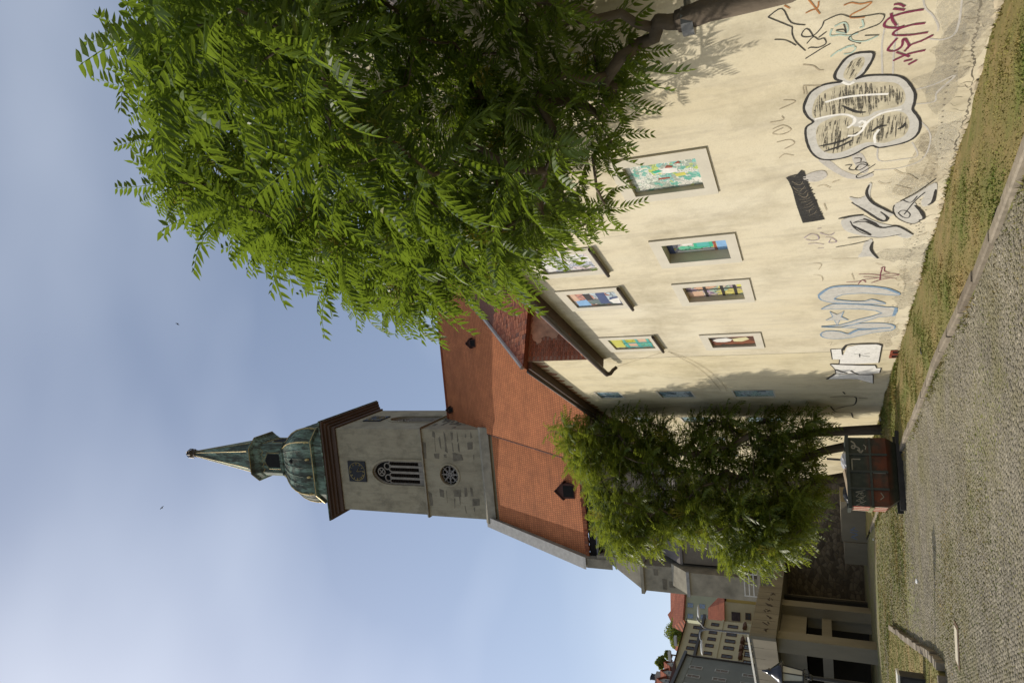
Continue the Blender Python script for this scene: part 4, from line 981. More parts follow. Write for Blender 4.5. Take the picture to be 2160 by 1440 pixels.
# cornice, timber brown, stepped
cor = MB()
for k, (o_, z0, z1) in enumerate(((.12, 49.45, 49.95), (.32, 49.95, 50.25), (.58, 50.25, 50.50), (.86, 50.50, 50.72))): cor.box(-TW - o_, o_, -o_, TD + o_, z0, z1)
cor.build('cornice', M['wood'], tw)
m = MB(); m.loft([[(-TW - .95, -.95, 50.72), (.95, -.95, 50.72), (.95, TD + .95, 50.72), (-TW - .95, TD + .95, 50.72)], [(-TW - .95, -.95, 50.86), (.95, -.95, 50.86), (.95, TD + .95, 50.86), (-TW - .95, TD + .95, 50.86)], [(TX - 3.9, TY - 3.9, 51.9), (TX + 3.9, TY - 3.9, 51.9), (TX + 3.9, TY + 3.9, 51.9), (TX - 3.9, TY + 3.9, 51.9)]])
m.build('apron_roof', M['copper'], tw)
def ring8(a, b, z): return [(AX + x, AY + y, z) for x, y in ((a, -b), (a, b), (b, a), (-b, a), (-a, b), (-a, -b), (-b, -a), (b, -a))]
def oct_(mb, prof): return mb.loft([ring8(*p) for p in prof])
AX, AY = -4.62, TY
m = MB(); oct_(m, [(4.1, 2.88, 51.4), (4.1, 2.88, 52.9), (4.3, 3.02, 53.05), (4.3, 3.02, 53.35), (4.15, 2.92, 53.5)]); dm = m.build('drum', M['copper'], tw)
prof = [(4.12, 2.9, 53.45), (4.2, 2.95, 54.2), (4.12, 2.9, 55.2), (3.86, 2.72, 56.25), (3.42, 2.44, 57.25), (2.85, 2.06, 58.15), (2.3, 1.7, 58.85), (2.0, 1.5, 59.35)]
m = MB(); oct_(m, prof); dome = m.build('dome', M['copper'], tw, smooth=False)
def side_line(k, t, grow_=0.0):
    out = []
    for p in prof:
        R = ring8(p[0] + grow_, p[1] + grow_ * .6, p[2]); A, B = R[k], R[(k + 1) % 8]
        out.append(tuple(A[i] * (1 - t) + B[i] * t for i in range(3)))
    return out
for k in range(8):
    for t in ((.17, .33, .5, .67, .83) if k % 2 == 0 else (.5,)):
        m = MB(); m.tube(side_line(k, t, .02), .04, 4); m.build('standing_seam', M['copper'], dome)
for k in range(8):
    m = MB(); P = side_line(k, 0, .03); m.tube(P, [.085 - .005 * i for i in range(len(P))], 5); m.build('gilded_rib', M['gold'], dome)
for k in range(8):
    for t in ((.0, .33, .67) if k % 2 == 0 else (.0,)):
        P = side_line(k, t, .03); m = MB(); m.blob(P[0][:2] + (54.0,), .17, 1, .25, (1, 1, 2.0), k); m.build('gilded_crest', M['gold'], dome)
m = MB(); oct_(m, [(4.33, 3.04, 53.12), (4.33, 3.04, 53.24)]); m.build('gilded_moulding', M['gold'], dm)
m = MB(); m.blob((AX + .55, AY - 3.72, 56.6), .28, 2, .0, (1, .5, 1.2)); m.build('dome_hatch', M['black'], dome)
m = MB(); oct_(m, [(2.0, 1.5, 59.2), (2.15, 1.6, 59.35), (2.15, 1.6, 59.55), (1.92, 1.45, 59.65), (1.92, 1.4, 62.7), (2.1, 1.45, 62.95), (2.3, 1.5, 63.5), (2.6, 1.5, 63.75), (2.6, 1.5, 63.95), (1.95, 1.15, 64.5), (1.8, 1.05, 65.1)]); lan = m.build('lantern', M['copper'], tw)
for k in range(0, 8):
    R = ring8(1.92, 1.42, 0); A, B = np.array(R[k]), np.array(R[(k + 1) % 8]); nrm_ = np.array([(A + B)[0] / 2 - AX, (A + B)[1] / 2 - AY]); nrm_ /= np.linalg.norm(nrm_)
    def q3(t, d, z): c = A * (1 - t) + B * t; return (c[0] + nrm_[0] * d, c[1] + nrm_[1] * d, z)
    if k % 2 == 0:
        m = MB(); m.add([q3(.22, .015, 60.0), q3(.78, .015, 60.0), q3(.78, .015, 61.7), q3(.5, .015, 62.2), q3(.22, .015, 61.7)], [(0, 1, 2, 3, 4)]); m.build('lantern_opening', M['black'], lan)
        m = MB(); m.tube([q3(.16, .03, 59.9), q3(.16, .03, 61.7), q3(.5, .03, 62.35), q3(.84, .03, 61.7), q3(.84, .03, 59.9)], .03, 4); m.build('gilded_arch', M['gold'], lan)
        for i in range(4):
            m = MB(); m.tube([q3(i / 4, .03, 62.65), q3((i + .5) / 4, .03, 62.35), q3((i + 1) / 4, .03, 62.65)], .03, 4); m.build('gilded_scallop', M['gold'], lan)
    m = MB(); R2 = ring8(2.62, 1.51, 63.84); m.tube([R2[k], R2[(k + 1) % 8]], .045, 4); m.build('gilded_moulding', M['gold'], lan)
m = MB(); oct_(m, [(1.78, 1.02, 65.05), (1.6, .9, 66.3), (.34, .17, 75.2)]); sp = m.build('spire', M['copper'], tw)
for k in range(8):
    m = MB(); m.tube([ring8(1.8, 1.03, 65.05)[k], ring8(1.62, .91, 66.3)[k], ring8(.35, .18, 75.2)[k]], [.055, .05, .025], 4); m.build('spire_rib', M['gold'], sp)
m = MB(); m.lathe([(.36, 75.1), (.48, 75.25), (.48, 75.5), (.36, 75.7), (.52, 76.0), (.46, 76.35), (.2, 76.4)], AX, AY, 8)
for k in range(8): a = k * math.pi / 4; m.tube([(AX + .58 * math.cos(a), AY + .58 * math.sin(a), 75.8), (AX + .58 * math.cos(a), AY + .58 * math.sin(a), 76.3), (AX + .3 * math.cos(a), AY + .3 * math.sin(a), 76.8), (AX, AY, 77.0)], .06, 4)
m.build('crown_finial', vary('gilt_bronze', (.07, .05, .03), .4, 4, .5, .1, metal=.6), sp)

# roofs
def rz(gg): return 31.8 + 1.42 * gg
RE = 34.0; gE = -9.4; gR = 4.45
m = MB()
def slab(mb, pts, th):      # pts on the surface (x,y,z), thickness downwards
    mb.loft([[(p[0], p[1], p[2] - th) for p in pts], pts])
slab(m, [(-.32, gE, rz(gE)), (RE, gE, rz(gE)), (RE, gR, rz(gR)), (-.32, gR, rz(gR))], .22)
slab(m, [(-.32, gR + .01, rz(gR)), (RE, gR + .01, rz(gR)), (RE, gR * 2 - gE, rz(gE)), (-.32, gR * 2 - gE, rz(gE))], .22)
mr = m.build('main_roof', M['tile'], ch)
m = MB(); m.tube([(.05, gR, rz(gR) + .02), (RE, gR, rz(gR) + .02)], .14, 6); m.build('ridge_tiles', M['tile_far'], mr)
def lz(gg): return 31.45 + 1.74 * gg
gL = -6.35
m = MB(); slab(m, [(-TW - .2, gL, lz(gL)), (-.34, gL, lz(gL)), (-.34, -.29, lz(-.29)), (-TW - .2, -.29, lz(-.29))], .2); lr = m.build('side_roof', M['tile'], ch)
m = MB(); m.tube([(-.34, gE, rz(gE) - .05), (-.34, -.3, rz(-.3) - .05)], .06, 5); m.build('verge_strip', M['tile_dark'], mr)
# rough tile course and gutter at the side roof's foot
m = MB(); q = random.Random(71); x = -TW + .1
while x < -.5: m.box(x, x + .2, gL - .25 + q.uniform(-.06, .06), gL + .05, lz(gL) - .45 + q.uniform(-.05, .05), lz(gL) - .12 + q.uniform(-.06, .06)); x += .22
m.build('eaves_tiles', M['oldtile'], lr, kind='stuff')
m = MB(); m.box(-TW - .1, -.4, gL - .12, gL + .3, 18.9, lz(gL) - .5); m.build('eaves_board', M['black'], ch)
m = MB(); m.tube([(-TW - .2, gL - .34, 19.15), (-.4, gL - .34, 19.15)], .10, 6); m.build('gutter', M['pipe'], ch)
# gable parapet
m = MB()
prof_ = [(.0, lz(0) - 1.0), (.0, lz(0) + .75), (gL - .55, lz(gL - .55) + 1.05), (gL - .75, lz(gL - .75) + .9), (gL - .75, lz(gL - .75) - 1.2)]
m.prism(prof_, lambda y, z, x: (x, y, z), -TW - .62, -TW + .15); m.build('gable_parapet', M['ashlar'], ch)
m = MB(); m.prism([(.0, lz(0) + .78), (.0, lz(0) + .98), (gL - .75, lz(gL - .75) + 1.24), (gL - .85, lz(gL - .75) + 1.0)], lambda y, z, x: (x, y, z), -TW - .74, -TW + .27); m.build('coping', M['lead'], ch)
# dormers
def dormer(cx, gy, zf, w, h, roofmat, big=False):
    base = zf(gy)
    d = bpy.data.objects.new('dormer', None); COL.objects.link(d); d.parent = ch; d.location = (cx, gy, base)
    m = MB(); P = [(-w / 2, 0), (w / 2, 0), (w / 2, h), (0, h + w * .5), (-w / 2, h)]; m.prism(P, lambda x, z, y: (x, y, z), -.05, h / 1.3 + .8); m.build('dormer_wall', M['tile_dark'], d)
    m = MB(); m.prism(rect(-w * .38, w * .38, .08, h * .95), lambda x, z, y: (x, y, z), -.09, -.052); m.build('dormer_opening', M['black'], d)
    m = MB(); L_ = h / 1.3 + 1.0
    for s in (-1, 1): m.loft([[(s * (w / 2 + .12), -.2, h - .1), (0, -.2, h + w * .5 + .02), (0, -.2, h + w * .5 + .12), (s * (w / 2 + .12), -.2, h)], [(s * (w / 2 + .12), L_, h - .1), (0, L_, h + w * .5 + .02), (0, L_, h + w * .5 + .12), (s * (w / 2 + .12), L_, h)]])
    m.build('dormer_roof', roofmat, d)
dormer(8.4, .05, rz, .75, .55, M['tile_dark']); dormer(1.15, 3.7, rz, .5, .45, M['tile_dark']); dormer(-3.6, gL + .35, lz, 1.25, 1.0, M['tile_dark'])
# walls under the roofs
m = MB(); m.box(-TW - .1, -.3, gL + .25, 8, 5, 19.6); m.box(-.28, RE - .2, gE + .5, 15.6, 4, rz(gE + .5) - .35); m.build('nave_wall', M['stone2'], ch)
for x in (4.5, 10.5, 16.5, 22.5, 28.5):
    m = MB(); m.prism(arch(x, 9, 15.5, 18.2, 1.3), front, gE + .48, gE + .44); m.build('nave_window', M['black'], ch)
# corner buttress at the west end, in three stages
m = MB()
m.loft([[(-10.55, -8.0, 4), (-8.5, -8.0, 4), (-8.5, -5.4, 4), (-10.55, -5.4, 4)], [(-10.55, -8.0, 15.3), (-8.5, -8.0, 15.3), (-8.5, -5.4, 15.3), (-10.55, -5.4, 15.3)], [(-9.15, -7.0, 18.0), (-8.5, -7.0, 18.0), (-8.5, -5.5, 18.0), (-9.15, -5.5, 18.0)], [(-9.15, -7.0, 19.2), (-8.5, -7.0, 19.2), (-8.5, -5.5, 19.2), (-9.15, -5.5, 19.2)]])
cbut = m.build('corner_buttress', M['ashlar'], ch)
m = MB(); m.loft([[(-10.75, -8.2, 15.15), (-8.4, -8.2, 15.15), (-8.4, -5.4, 15.15), (-10.75, -5.4, 15.15)], [(-10.75, -8.2, 15.4), (-8.4, -8.2, 15.4), (-8.4, -5.4, 15.4), (-10.75, -5.4, 15.4)]]); m.build('weathering', M['ashlar'], cbut)
m = MB()
m.loft([[(-9.9, -9.3, 4), (-8.2, -9.3, 4), (-8.2, -7.9, 4), (-9.9, -7.9, 4)], [(-9.9, -9.3, 11.6), (-8.2, -9.3, 11.6), (-8.2, -7.9, 11.6), (-9.9, -7.9, 11.6)], [(-9.9, -8.02, 13.0), (-8.2, -8.02, 13.0), (-8.2, -7.9, 13.0), (-9.9, -7.9, 13.0)]])
lb = m.build('lower_buttress', M['ashlar'], ch)
m = MB(); m.bar((-10.0, -9.36, 11.55), (-8.1, -9.36, 11.55), .2, .22); m.build('ledge', M['lead'], lb)
m = MB(); m.prism(arch(-7.55, 9.9, 11.2, 11.9, .42), front, gL + .25, gL + .2); m.build('lancet_window', M['black'], ch)
q = random.Random(73)
for i in range(14):
    z = 6 + i * .62; x = q.uniform(-10.4, -9.2); m = MB(); m.prism(rect(x, x + q.uniform(.4, .9), z, z + q.uniform(.3, .5)), front, -8.0, -8.03 if z > 13.2 else -8.0 - .03); m.build('stone', M['exposed'], cbut)
# sloping aisle roof between buttress and tree
m = MB(); slab(m, [(-7.9, -8.6, 12.2), (-.4, -8.6, 12.2), (-.4, gL + .2, 14.6), (-7.9, gL + .2, 14.6)], .2); m.build('aisle_roof', vary('grey_sheet_roof', (.15, .13, .115), .2, 1), ch)
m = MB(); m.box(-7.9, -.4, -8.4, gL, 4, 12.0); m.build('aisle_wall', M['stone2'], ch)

# terrace wall below the cathedral
TF = Frame(CH.W((-9.2, -10.0, 0)), math.radians(-6.3))
tw_ = TF.empty('terrace_wall', label='tall dark rubble terrace wall below the cathedral in shade', cat='stone wall')
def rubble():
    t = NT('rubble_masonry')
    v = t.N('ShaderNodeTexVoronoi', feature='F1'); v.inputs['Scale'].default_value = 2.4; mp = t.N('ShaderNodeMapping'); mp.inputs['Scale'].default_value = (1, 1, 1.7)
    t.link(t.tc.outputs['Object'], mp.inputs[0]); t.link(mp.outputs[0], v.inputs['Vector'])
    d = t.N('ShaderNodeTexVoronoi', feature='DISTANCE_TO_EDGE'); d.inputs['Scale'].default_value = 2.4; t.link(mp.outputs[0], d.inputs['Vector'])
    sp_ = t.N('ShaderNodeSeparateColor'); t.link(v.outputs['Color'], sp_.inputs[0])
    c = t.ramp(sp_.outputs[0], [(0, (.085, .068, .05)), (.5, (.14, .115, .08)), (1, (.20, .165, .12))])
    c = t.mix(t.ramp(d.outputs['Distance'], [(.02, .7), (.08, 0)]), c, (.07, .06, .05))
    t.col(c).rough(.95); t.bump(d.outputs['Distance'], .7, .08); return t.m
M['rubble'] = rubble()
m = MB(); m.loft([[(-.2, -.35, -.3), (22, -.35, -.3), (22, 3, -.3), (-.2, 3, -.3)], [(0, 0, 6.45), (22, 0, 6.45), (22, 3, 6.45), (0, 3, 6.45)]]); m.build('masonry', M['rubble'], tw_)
m = MB(); m.box(-.15, 22, -.14, 3, 6.452, 6.65); m.build('coping', M['ashlar'], tw_)
m = MB()
for z in (6.95, 7.25, 7.55): m.bar((-.1, .25, z), (22, .25, z), .06, .06)
for x in np.arange(-.1, 22, 1.6): m.bar((x, .25, 6.6), (x, .25, 7.6), .06, .06)
m.build('railing', M['whiterail'], tw_)
# long raised concrete planter in front of it
bl_ = Frame(gnd(1830, 1192), 0); d_ = gnd(1828, 1096) - gnd(1830, 1192); bl_ = Frame(gnd(1830, 1192), math.atan2(d_[1], d_[0])); Lb = float(np.linalg.norm(d_[:2]))
bk = bl_.empty('concrete_planter', label='low grey concrete planter block with blue scrawl at the foot of the dark wall', cat='planter')
m = MB(); m.box(0, Lb * .48, 0, 1.4, -.1, 1.18); m.build('block', M['concrete'], bk); m = MB(); m.box(Lb * .49, Lb * 1.35, .05, 1.45, -.1, 1.30); m.build('block', M['concrete'], bk)
dimblue = vary('dim_blue_spray', (.16, .20, .30), .2, 5)
for a in ((.2, .5, .35, .8), (.35, .8, .55, .45), (.6, .5, .7, .85), (.8, .45, .85, .85), (.85, .8, 1.05, .6)):
    m = MB(); m.bar((Lb * .49 + a[0], .045, a[1]), (Lb * .49 + a[2], .045, a[3]), .06, .012, (0, 1, 0)); m.build('graffiti', dimblue, bk)

# ================================================================== BRIDGE
BRF = Frame((-15.9, 38.0, 0), 0)
br = BRF.empty('concrete_bridge', label='brown concrete road bridge on tall slab piers beside the terrace wall', cat='bridge')
def L3(p): return (p[0] + 15.9, p[1] - 38.0, p[2])
Apt, Bpt, Cpt = (-15.9, 38.0), (-15.75, 45.2), (-20.2, 41.25)
dirAC = np.array(Cpt) - np.array(Apt); dirAC /= np.linalg.norm(dirAC)
def loftz(mb, pts, z0, z1): mb.loft([[L3((x, y, z0)) for x, y in pts], [L3((x, y, z1)) for x, y in pts]])
m = MB(); loftz(m, [Apt, Bpt, (-15.6, 50.5), (-19, 62), (-48, 62), (-48, 30), (-30, 27), (-26.5, 30.5), (-24.2, 36.5), (-21.4, 40.9), (-20.2, 41.25)], 4.72, 5.35); m.build('deck', M['concrete'], br)  # rear and far-left deck are unseen, added to block sun and sky underneath
# parapet panels with open joints
def panels(a, b, n, z0, z1, th):
    a, b = np.array(a), np.array(b); d = (b - a) / n; L_ = np.linalg.norm(d); u = d / L_; nr = np.array([-u[1], u[0]])
    for i in range(n):
        p, q_ = a + d * i + u * .015, a + d * (i + 1) - u * .015
        m = MB(); loftz(m, [tuple(p - nr * .0), tuple(q_ - nr * .0), tuple(q_ + nr * th), tuple(p + nr * th)], z0, z1); m.build('parapet_panel', M['concrete'], br)
panels((Apt[0] + .05, Apt[1]), (Bpt[0] + .05, Bpt[1]), 7, 4.70, 6.0, .2)
panels((Cpt[0] - .05, Cpt[1] - .02), (Apt[0], Apt[1] - .03), 9, 4.70, 5.95, .2) if False else panels(Cpt, (Apt[0] + .02, Apt[1] - .02), 5, 4.70, 5.95, .2)
for a_, b_, n_ in (((-21.4, 40.9), Cpt, 1), ((-24.2, 36.5), (-21.4, 40.9), 4), ((-26.5, 30.5), (-24.2, 36.5), 5)): panels(a_, b_, n_, 4.70, 5.95, .2)  # unseen curved ramp, added so its shadow falls across the plaza
m = MB(); m.bar(L3((*Apt, 6.06)), L3((*Cpt, 6.06)), .16, .10); m.build('handrail', M['whiterail'], br)
m = MB(); q = random.Random(81)
for i in range(7):
    t = .08 + i * .12; x, y = Apt[0] + (Bpt[0] - Apt[0]) * t + .075, Apt[1] + (Bpt[1] - Apt[1]) * t
    for k in range(3): m.bar(L3((x, y + k * .1, 5.2 + q.uniform(-.2, .2))), L3((x, y + .25 + k * .1, 5.3 + q.uniform(-.25, .2))), .05, .012, (1, 0, 0))
m.build('graffiti', vary('dark_spray', (.08, .06, .05), .3, 4), br, kind='stuff')
def pier(p, w, d_, h):
    m = MB(); x, y = p; m.loft([[L3((x - w / 2, y - d_ / 2, -.3)), L3((x + w / 2, y - d_ / 2, -.3)), L3((x + w / 2, y + d_ / 2, -.3)), L3((x - w / 2, y + d_ / 2, -.3))], [L3((x - w / 2, y - d_ / 2, h)), L3((x + w / 2, y - d_ / 2, h)), L3((x + w / 2, y + d_ / 2, h)), L3((x - w / 2, y + d_ / 2, h))]])
    return m.build('pier', M['concrete'], br)
for px in ((1838, 1325), (1852, 1388)):
    g_ = gnd(*px); pier((g_[0], g_[1] + .6), .75, 1.0, 4.71)
pier((-21.8, 43.0), .75, 1.0, 4.71); pier((-25.6, 36.0), .75, 1.0, 4.71); pier((-18.3, 50.0), .75, 1.0, 4.71); pier((-16.6, 44.4), .6, .9, 4.71)  # the second pier stands under the added, unseen ramp
# storage walls and beams between the piers
p1, p2 = gnd(1838, 1325), gnd(1852, 1388)
for z0, z1, o_, mat in ((3.35, 4.69, 1.25, 'concrete'), (2.05, 2.55, 1.2, 'concrete')):
    a, b = np.array([p1[0] + .2, p1[1] + o_]), np.array([p2[0] - 6, p2[1] + 1.2 + (p2[1] - p1[1]) * .0 + o_ * .0])
    m = MB(); loftz(m, [(a[0], a[1]), (p2[0], p2[1] + 1.0), (-22, 43.2), (-22, 43.5), (p2[0], p2[1] + 1.35), (a[0], a[1] + .35)], z0, z1); m.build('cross_beam', M[mat], br)
m = MB(); loftz(m, [(p1[0] + .3, p1[1] + 3), (p2[0] - 8, p2[1] + 8), (p2[0] - 8, p2[1] + 8.3), (p1[0] + .3, p1[1] + 3.3)], -.2, 4.7); m.build('back_wall', vary('shade_dark_concrete', (.03, .027, .022), .3, .5), br)  # near-black wall colour paints in the shade below the deck

# ================================================================== TOWN HOUSES
def ZF(X, Y): return (1340 + X / 6.546, 1220 + Y / 6.546)
cream = vary('cream_facade', (.54, .45, .27), .12, .4); greyf = vary('grey_facade', (.21, .21, .18), .15, .4); palegreen = vary('pale_green_facade', (.40, .40, .27), .1, .3); yellowf = vary('yellow_facade', (.50, .36, .11), .1, .4)
glass = vary('window_glass', (.05, .055, .06), .3, 1, .15, 0, spec=.6); frame_w = vary('white_window_frame', (.5, .49, .44), .08, 3); frame_b = vary('brown_window_frame', (.11, .055, .035), .15, 3); blueglass = vary('painted_sky_glass', (.14, .19, .30), .3, 1, .1, 0, spec=.8)  # blueglass has the sky's reflection painted in as its base colour
def house_frame(u1, d1, u2, d2):
    a, b = at_depth(1500, 1440 - u1, d1), at_depth(1500, 1440 - u2, d2); a[2] = b[2] = 0
    d = b - a; return Frame(a, math.atan2(d[1], d[0])), float(np.linalg.norm(d))
def add_window(h, hf, px, w, hgt, fr, gl, y=0.0, bars=True, name='window'):
    c = hf.onY(*px, y); x, z = c[0], c[2]
    m = MB(); m.holed(rect(x - w / 2 - .07, x + w / 2 + .07, z - hgt / 2 - .07, z + hgt / 2 + .09), [rect(x - w / 2, x + w / 2, z - hgt / 2, z + hgt / 2)], lambda a, b, d: (a, d, b), y - .08, .10)
    m.loft([[(a, y - .08, b) for a, b in rect(x - w / 2 - .07, x + w / 2 + .07, z - hgt / 2 - .07, z + hgt / 2 + .09)], [(a, y, b) for a, b in rect(x - w / 2 - .07, x + w / 2 + .07, z - hgt / 2 - .07, z + hgt / 2 + .09)]], cap=False)
    win = m.build(name, fr, h)
    m = MB(); m.box(x - w / 2 + .01, x + w / 2 - .01, y - .025, y - .005, z - hgt / 2 + .01, z + hgt / 2 - .01); m.build('pane', gl, win)
    if bars:
        m = MB(); m.box(x - .025, x + .025, y - .05, y - .027, z - hgt / 2 + .012, z + hgt / 2 - .012); m.box(x - w / 2 + .012, x + w / 2 - .012, y - .052, y - .028, z + hgt * .12 - .022, z + hgt * .12 + .022); m.build('bars', fr, win)
# cream corner house with awnings
hf, Lh = house_frame(47, 85, 134, 93.5)
h = hf.empty('corner_house', label='cream three storey house with brown awnings behind the bridge', cat='house')
zc_ = hf.onY(*ZF(830, 1125))[2]; ze = hf.onY(*ZF(735, 560), 1.2)[2]
m = MB(); m.box(0, Lh, 0, 11, -1, zc_); m.build('wall', cream, h)
m = MB(); m.box(.1, Lh - .1, .8, 11, zc_ + .3, ze); m.build('upper_wall', cream, h)
m = MB(); m.box(-.3, Lh + .3, -.5, 11, zc_ + .002, zc_ + .30); m.build('cornice', M['gutter'], h)
m = MB(); m.box(-.1, Lh + .1, -.12, -.002, zc_ - 2.35, zc_ - 2.15); m.box(-.1, Lh + .1, -.12, -.002, zc_ - 4.85, zc_ - 4.7); m.build('string_course', cream, h)
m = MB(); m.prism([(.3, ze), (5.6, ze + 1.5), (11.2, ze)], lambda y, z, x: (x, y, z), -.2, Lh + .2); m.build('roof', M['tile_dark'], h)
for y_, z_ in ((565, 855), (485, 1065)):
    p = hf.onY(*ZF(y_, z_), 1.8); m = MB(); m.box(p[0] - .25, p[0] + .25, 1.2, 2.4, p[2] - .1, p[2] + .25); m.build('skylight', frame_w, h)
for c in ((855, 675), (815, 780), (795, 870), (760, 960), (725, 1070)): add_window(h, hf, ZF(*c), .50, .82, frame_b, glass, .8)
for c in ((1105, 635), (1075, 745), (1055, 835), (1025, 925), (1000, 1030)): add_window(h, hf, ZF(*c), .48, .86, frame_b, glass)
for c in ((1350, 665), (1330, 775), (1310, 865), (1290, 960), (1265, 1075)): add_window(h, hf, ZF(*c), .50, 1.10, frame_b, glass)
awn = vary('brown_awning', (.13, .06, .03), .2, 2)
for c in ((1530, 680), (1500, 880), (1480, 990), (1470, 1090)):
    p = hf.onY(*ZF(*c)); m = MB(); P = [(-.0, .42)] + [(-.6 * math.sin(t), .42 * math.cos(t)) for t in np.linspace(.2, 1.57, 5)] + [(0, -.1)]
    m.prism([(y, p[2] + z) for y, z in P], lambda y, z, x: (x, y, z), p[0] - .48, p[0] + .48); m.build('awning', awn, h)
for c in ((1560, 950), (1570, 1050), (1550, 1170), (1590, 850)): add_window(h, hf, ZF(*c), .85, .9, frame_b, glass)
# grey house
hf, Lh = house_frame(-40, 70, 52, 80)
h = hf.empty('grey_house', label='grey rendered house with brown windows behind the bridge and lamp', cat='house')
ze = hf.onY(*ZF(690, 1090))[2]
m = MB(); m.box(0, Lh, 0, 10, -1, ze); m.build('wall', greyf, h)
m = MB(); m.box(-.3, Lh + .3, -.4, .0, ze - .05, ze + .25); m.build('eaves_gutter', M['gutter'], h)
m = MB(); m.box(.0, Lh, -.05, -.002, ze - .8, ze - .06); m.build('eaves_band', vary('paler_band', (.25, .25, .21), .1, .5), h)
m = MB(); m.prism([(-.3, ze + .25), (5, ze + .9), (10.3, ze + .25)], lambda y, z, x: (x, y, z), -.2, Lh + .2); m.build('roof', M['tile_dark'], h)
m = MB(); m.tube([(Lh - .25, -.12, -.5), (Lh - .25, -.12, ze - .5), (Lh - .4, -.3, ze)], .09, 6); m.build('downpipe', M['gutter'], h)
for c in ((840, 1230), (800, 1350), (760, 1470), (1195, 1280), (1160, 1395), (1575, 1345), (1545, 1460)): add_window(h, hf, ZF(*c), .52, 1.25, frame_w, frame_b)
# pale green house with blue windows
hf, Lh = house_frame(128, 118, 212, 122)
h = hf.empty('pale_green_house', label='pale green house with windows coloured blue as reflected sky and pink roof edge', cat='house')
zt = hf.onY(*ZF(690, 400))[2]
m = MB(); m.box(0, Lh, 0, 9, -1, zt); m.build('wall', palegreen, h)
for c in ((760, 365), (760, 515), (925, 380), (945, 530)): add_window(h, hf, ZF(*c), .68, .9, vary('pale_green_frame', (.33, .36, .30), .1, 2), blueglass)
zr = hf.onY(*ZF(640, 400))[2]
m = MB(); m.prism([(-.5, zt), (-.5, zt + .2), (4.5, zr + 2.2), (9.4, zt)], lambda y, z, x: (x, y, z), -.3, Lh + .3); m.build('roof', M['tile_far'], h)
# small house with a red gabled roof
hf, Lh = house_frame(133, 104, 196, 105)
h = hf.empty('gabled_house', label='small cream and yellow house with a red half hipped roof', cat='house')
zt = hf.onY(*ZF(1235, 450))[2]; zr = hf.onY(*ZF(1005, 440), 3)[2]; xs_ = hf.onY(*ZF(1235, 320))[0]; xr = hf.onY(*ZF(1005, 440))[0]
m = MB(); m.box(0, xs_, 0, 6, -1, zt); m.build('wall', cream, h); m = MB(); m.box(xs_ + .01, Lh, .4, 6.5, -1, zt - .2); m.build('side_wall', yellowf, h)
m = MB(); m.add([(-1, -.4, zt), (xs_, -.4, zt), (Lh, 1, zt + .1), (Lh, 7, zt + .1), (-1, 7, zt), (-1, 3, zr), (xr, 3, zr)], [(0, 1, 6, 5), (1, 2, 6), (2, 3, 6), (3, 4, 5, 6), (4, 0, 5), (0, 4, 3, 2, 1)]); m.build('roof', M['tile_far'], h)
m = MB()
p = hf.onY(*ZF(1390, 520)); m.box(p[0] - .6, p[0] + .6, -.08, -.002, p[2] - .6, p[2] + .6); m.build('shop_sign', vary('dark_shop_sign', (.07, .05, .05), .5, 3), h)
for c in ((1560, 520), (1330, 640)): add_window(h, hf, ZF(*c), .8, .6, frame_b, glass)
# long red roofed house on the hill
hf, Lh = house_frame(60, 165, 235, 168)
h = hf.empty('hill_house', label='long house with a bright red roof on the hill behind', cat='house')
zt = hf.onY(*ZF(600, 250))[2]; zr = hf.onY(*ZF(480, 250), 4)[2]
m = MB(); m.box(0, Lh, 0, 9, -1, zt); m.build('wall', vary('dim_wall', (.2, .17, .14), .2, .3), h)
m = MB(); m.prism([(-.6, zt), (4.5, zr), (9.6, zt)], lambda y, z, x: (x, y, z), -.5, Lh + .5); m.build('roof', M['tile_far'], h)
hx = hf.onY(*ZF(440, 500))
m = MB(); zz = hx[2]; m.add([(hx[0] - 5.2, -3.2, zt - 1), (hx[0] + 4.6, -3.2, zt - 1), (hx[0] + 4.6, 5, zt - 1), (hx[0] - 5.2, 5, zt - 1), (hx[0], .5, zz), (hx[0], 4, zz)], [(0, 1, 4), (1, 2, 5, 4), (2, 3, 5), (3, 0, 4, 5), (3, 2, 1, 0)]); m.build('cross_gable_roof', M['tile_far'], h)
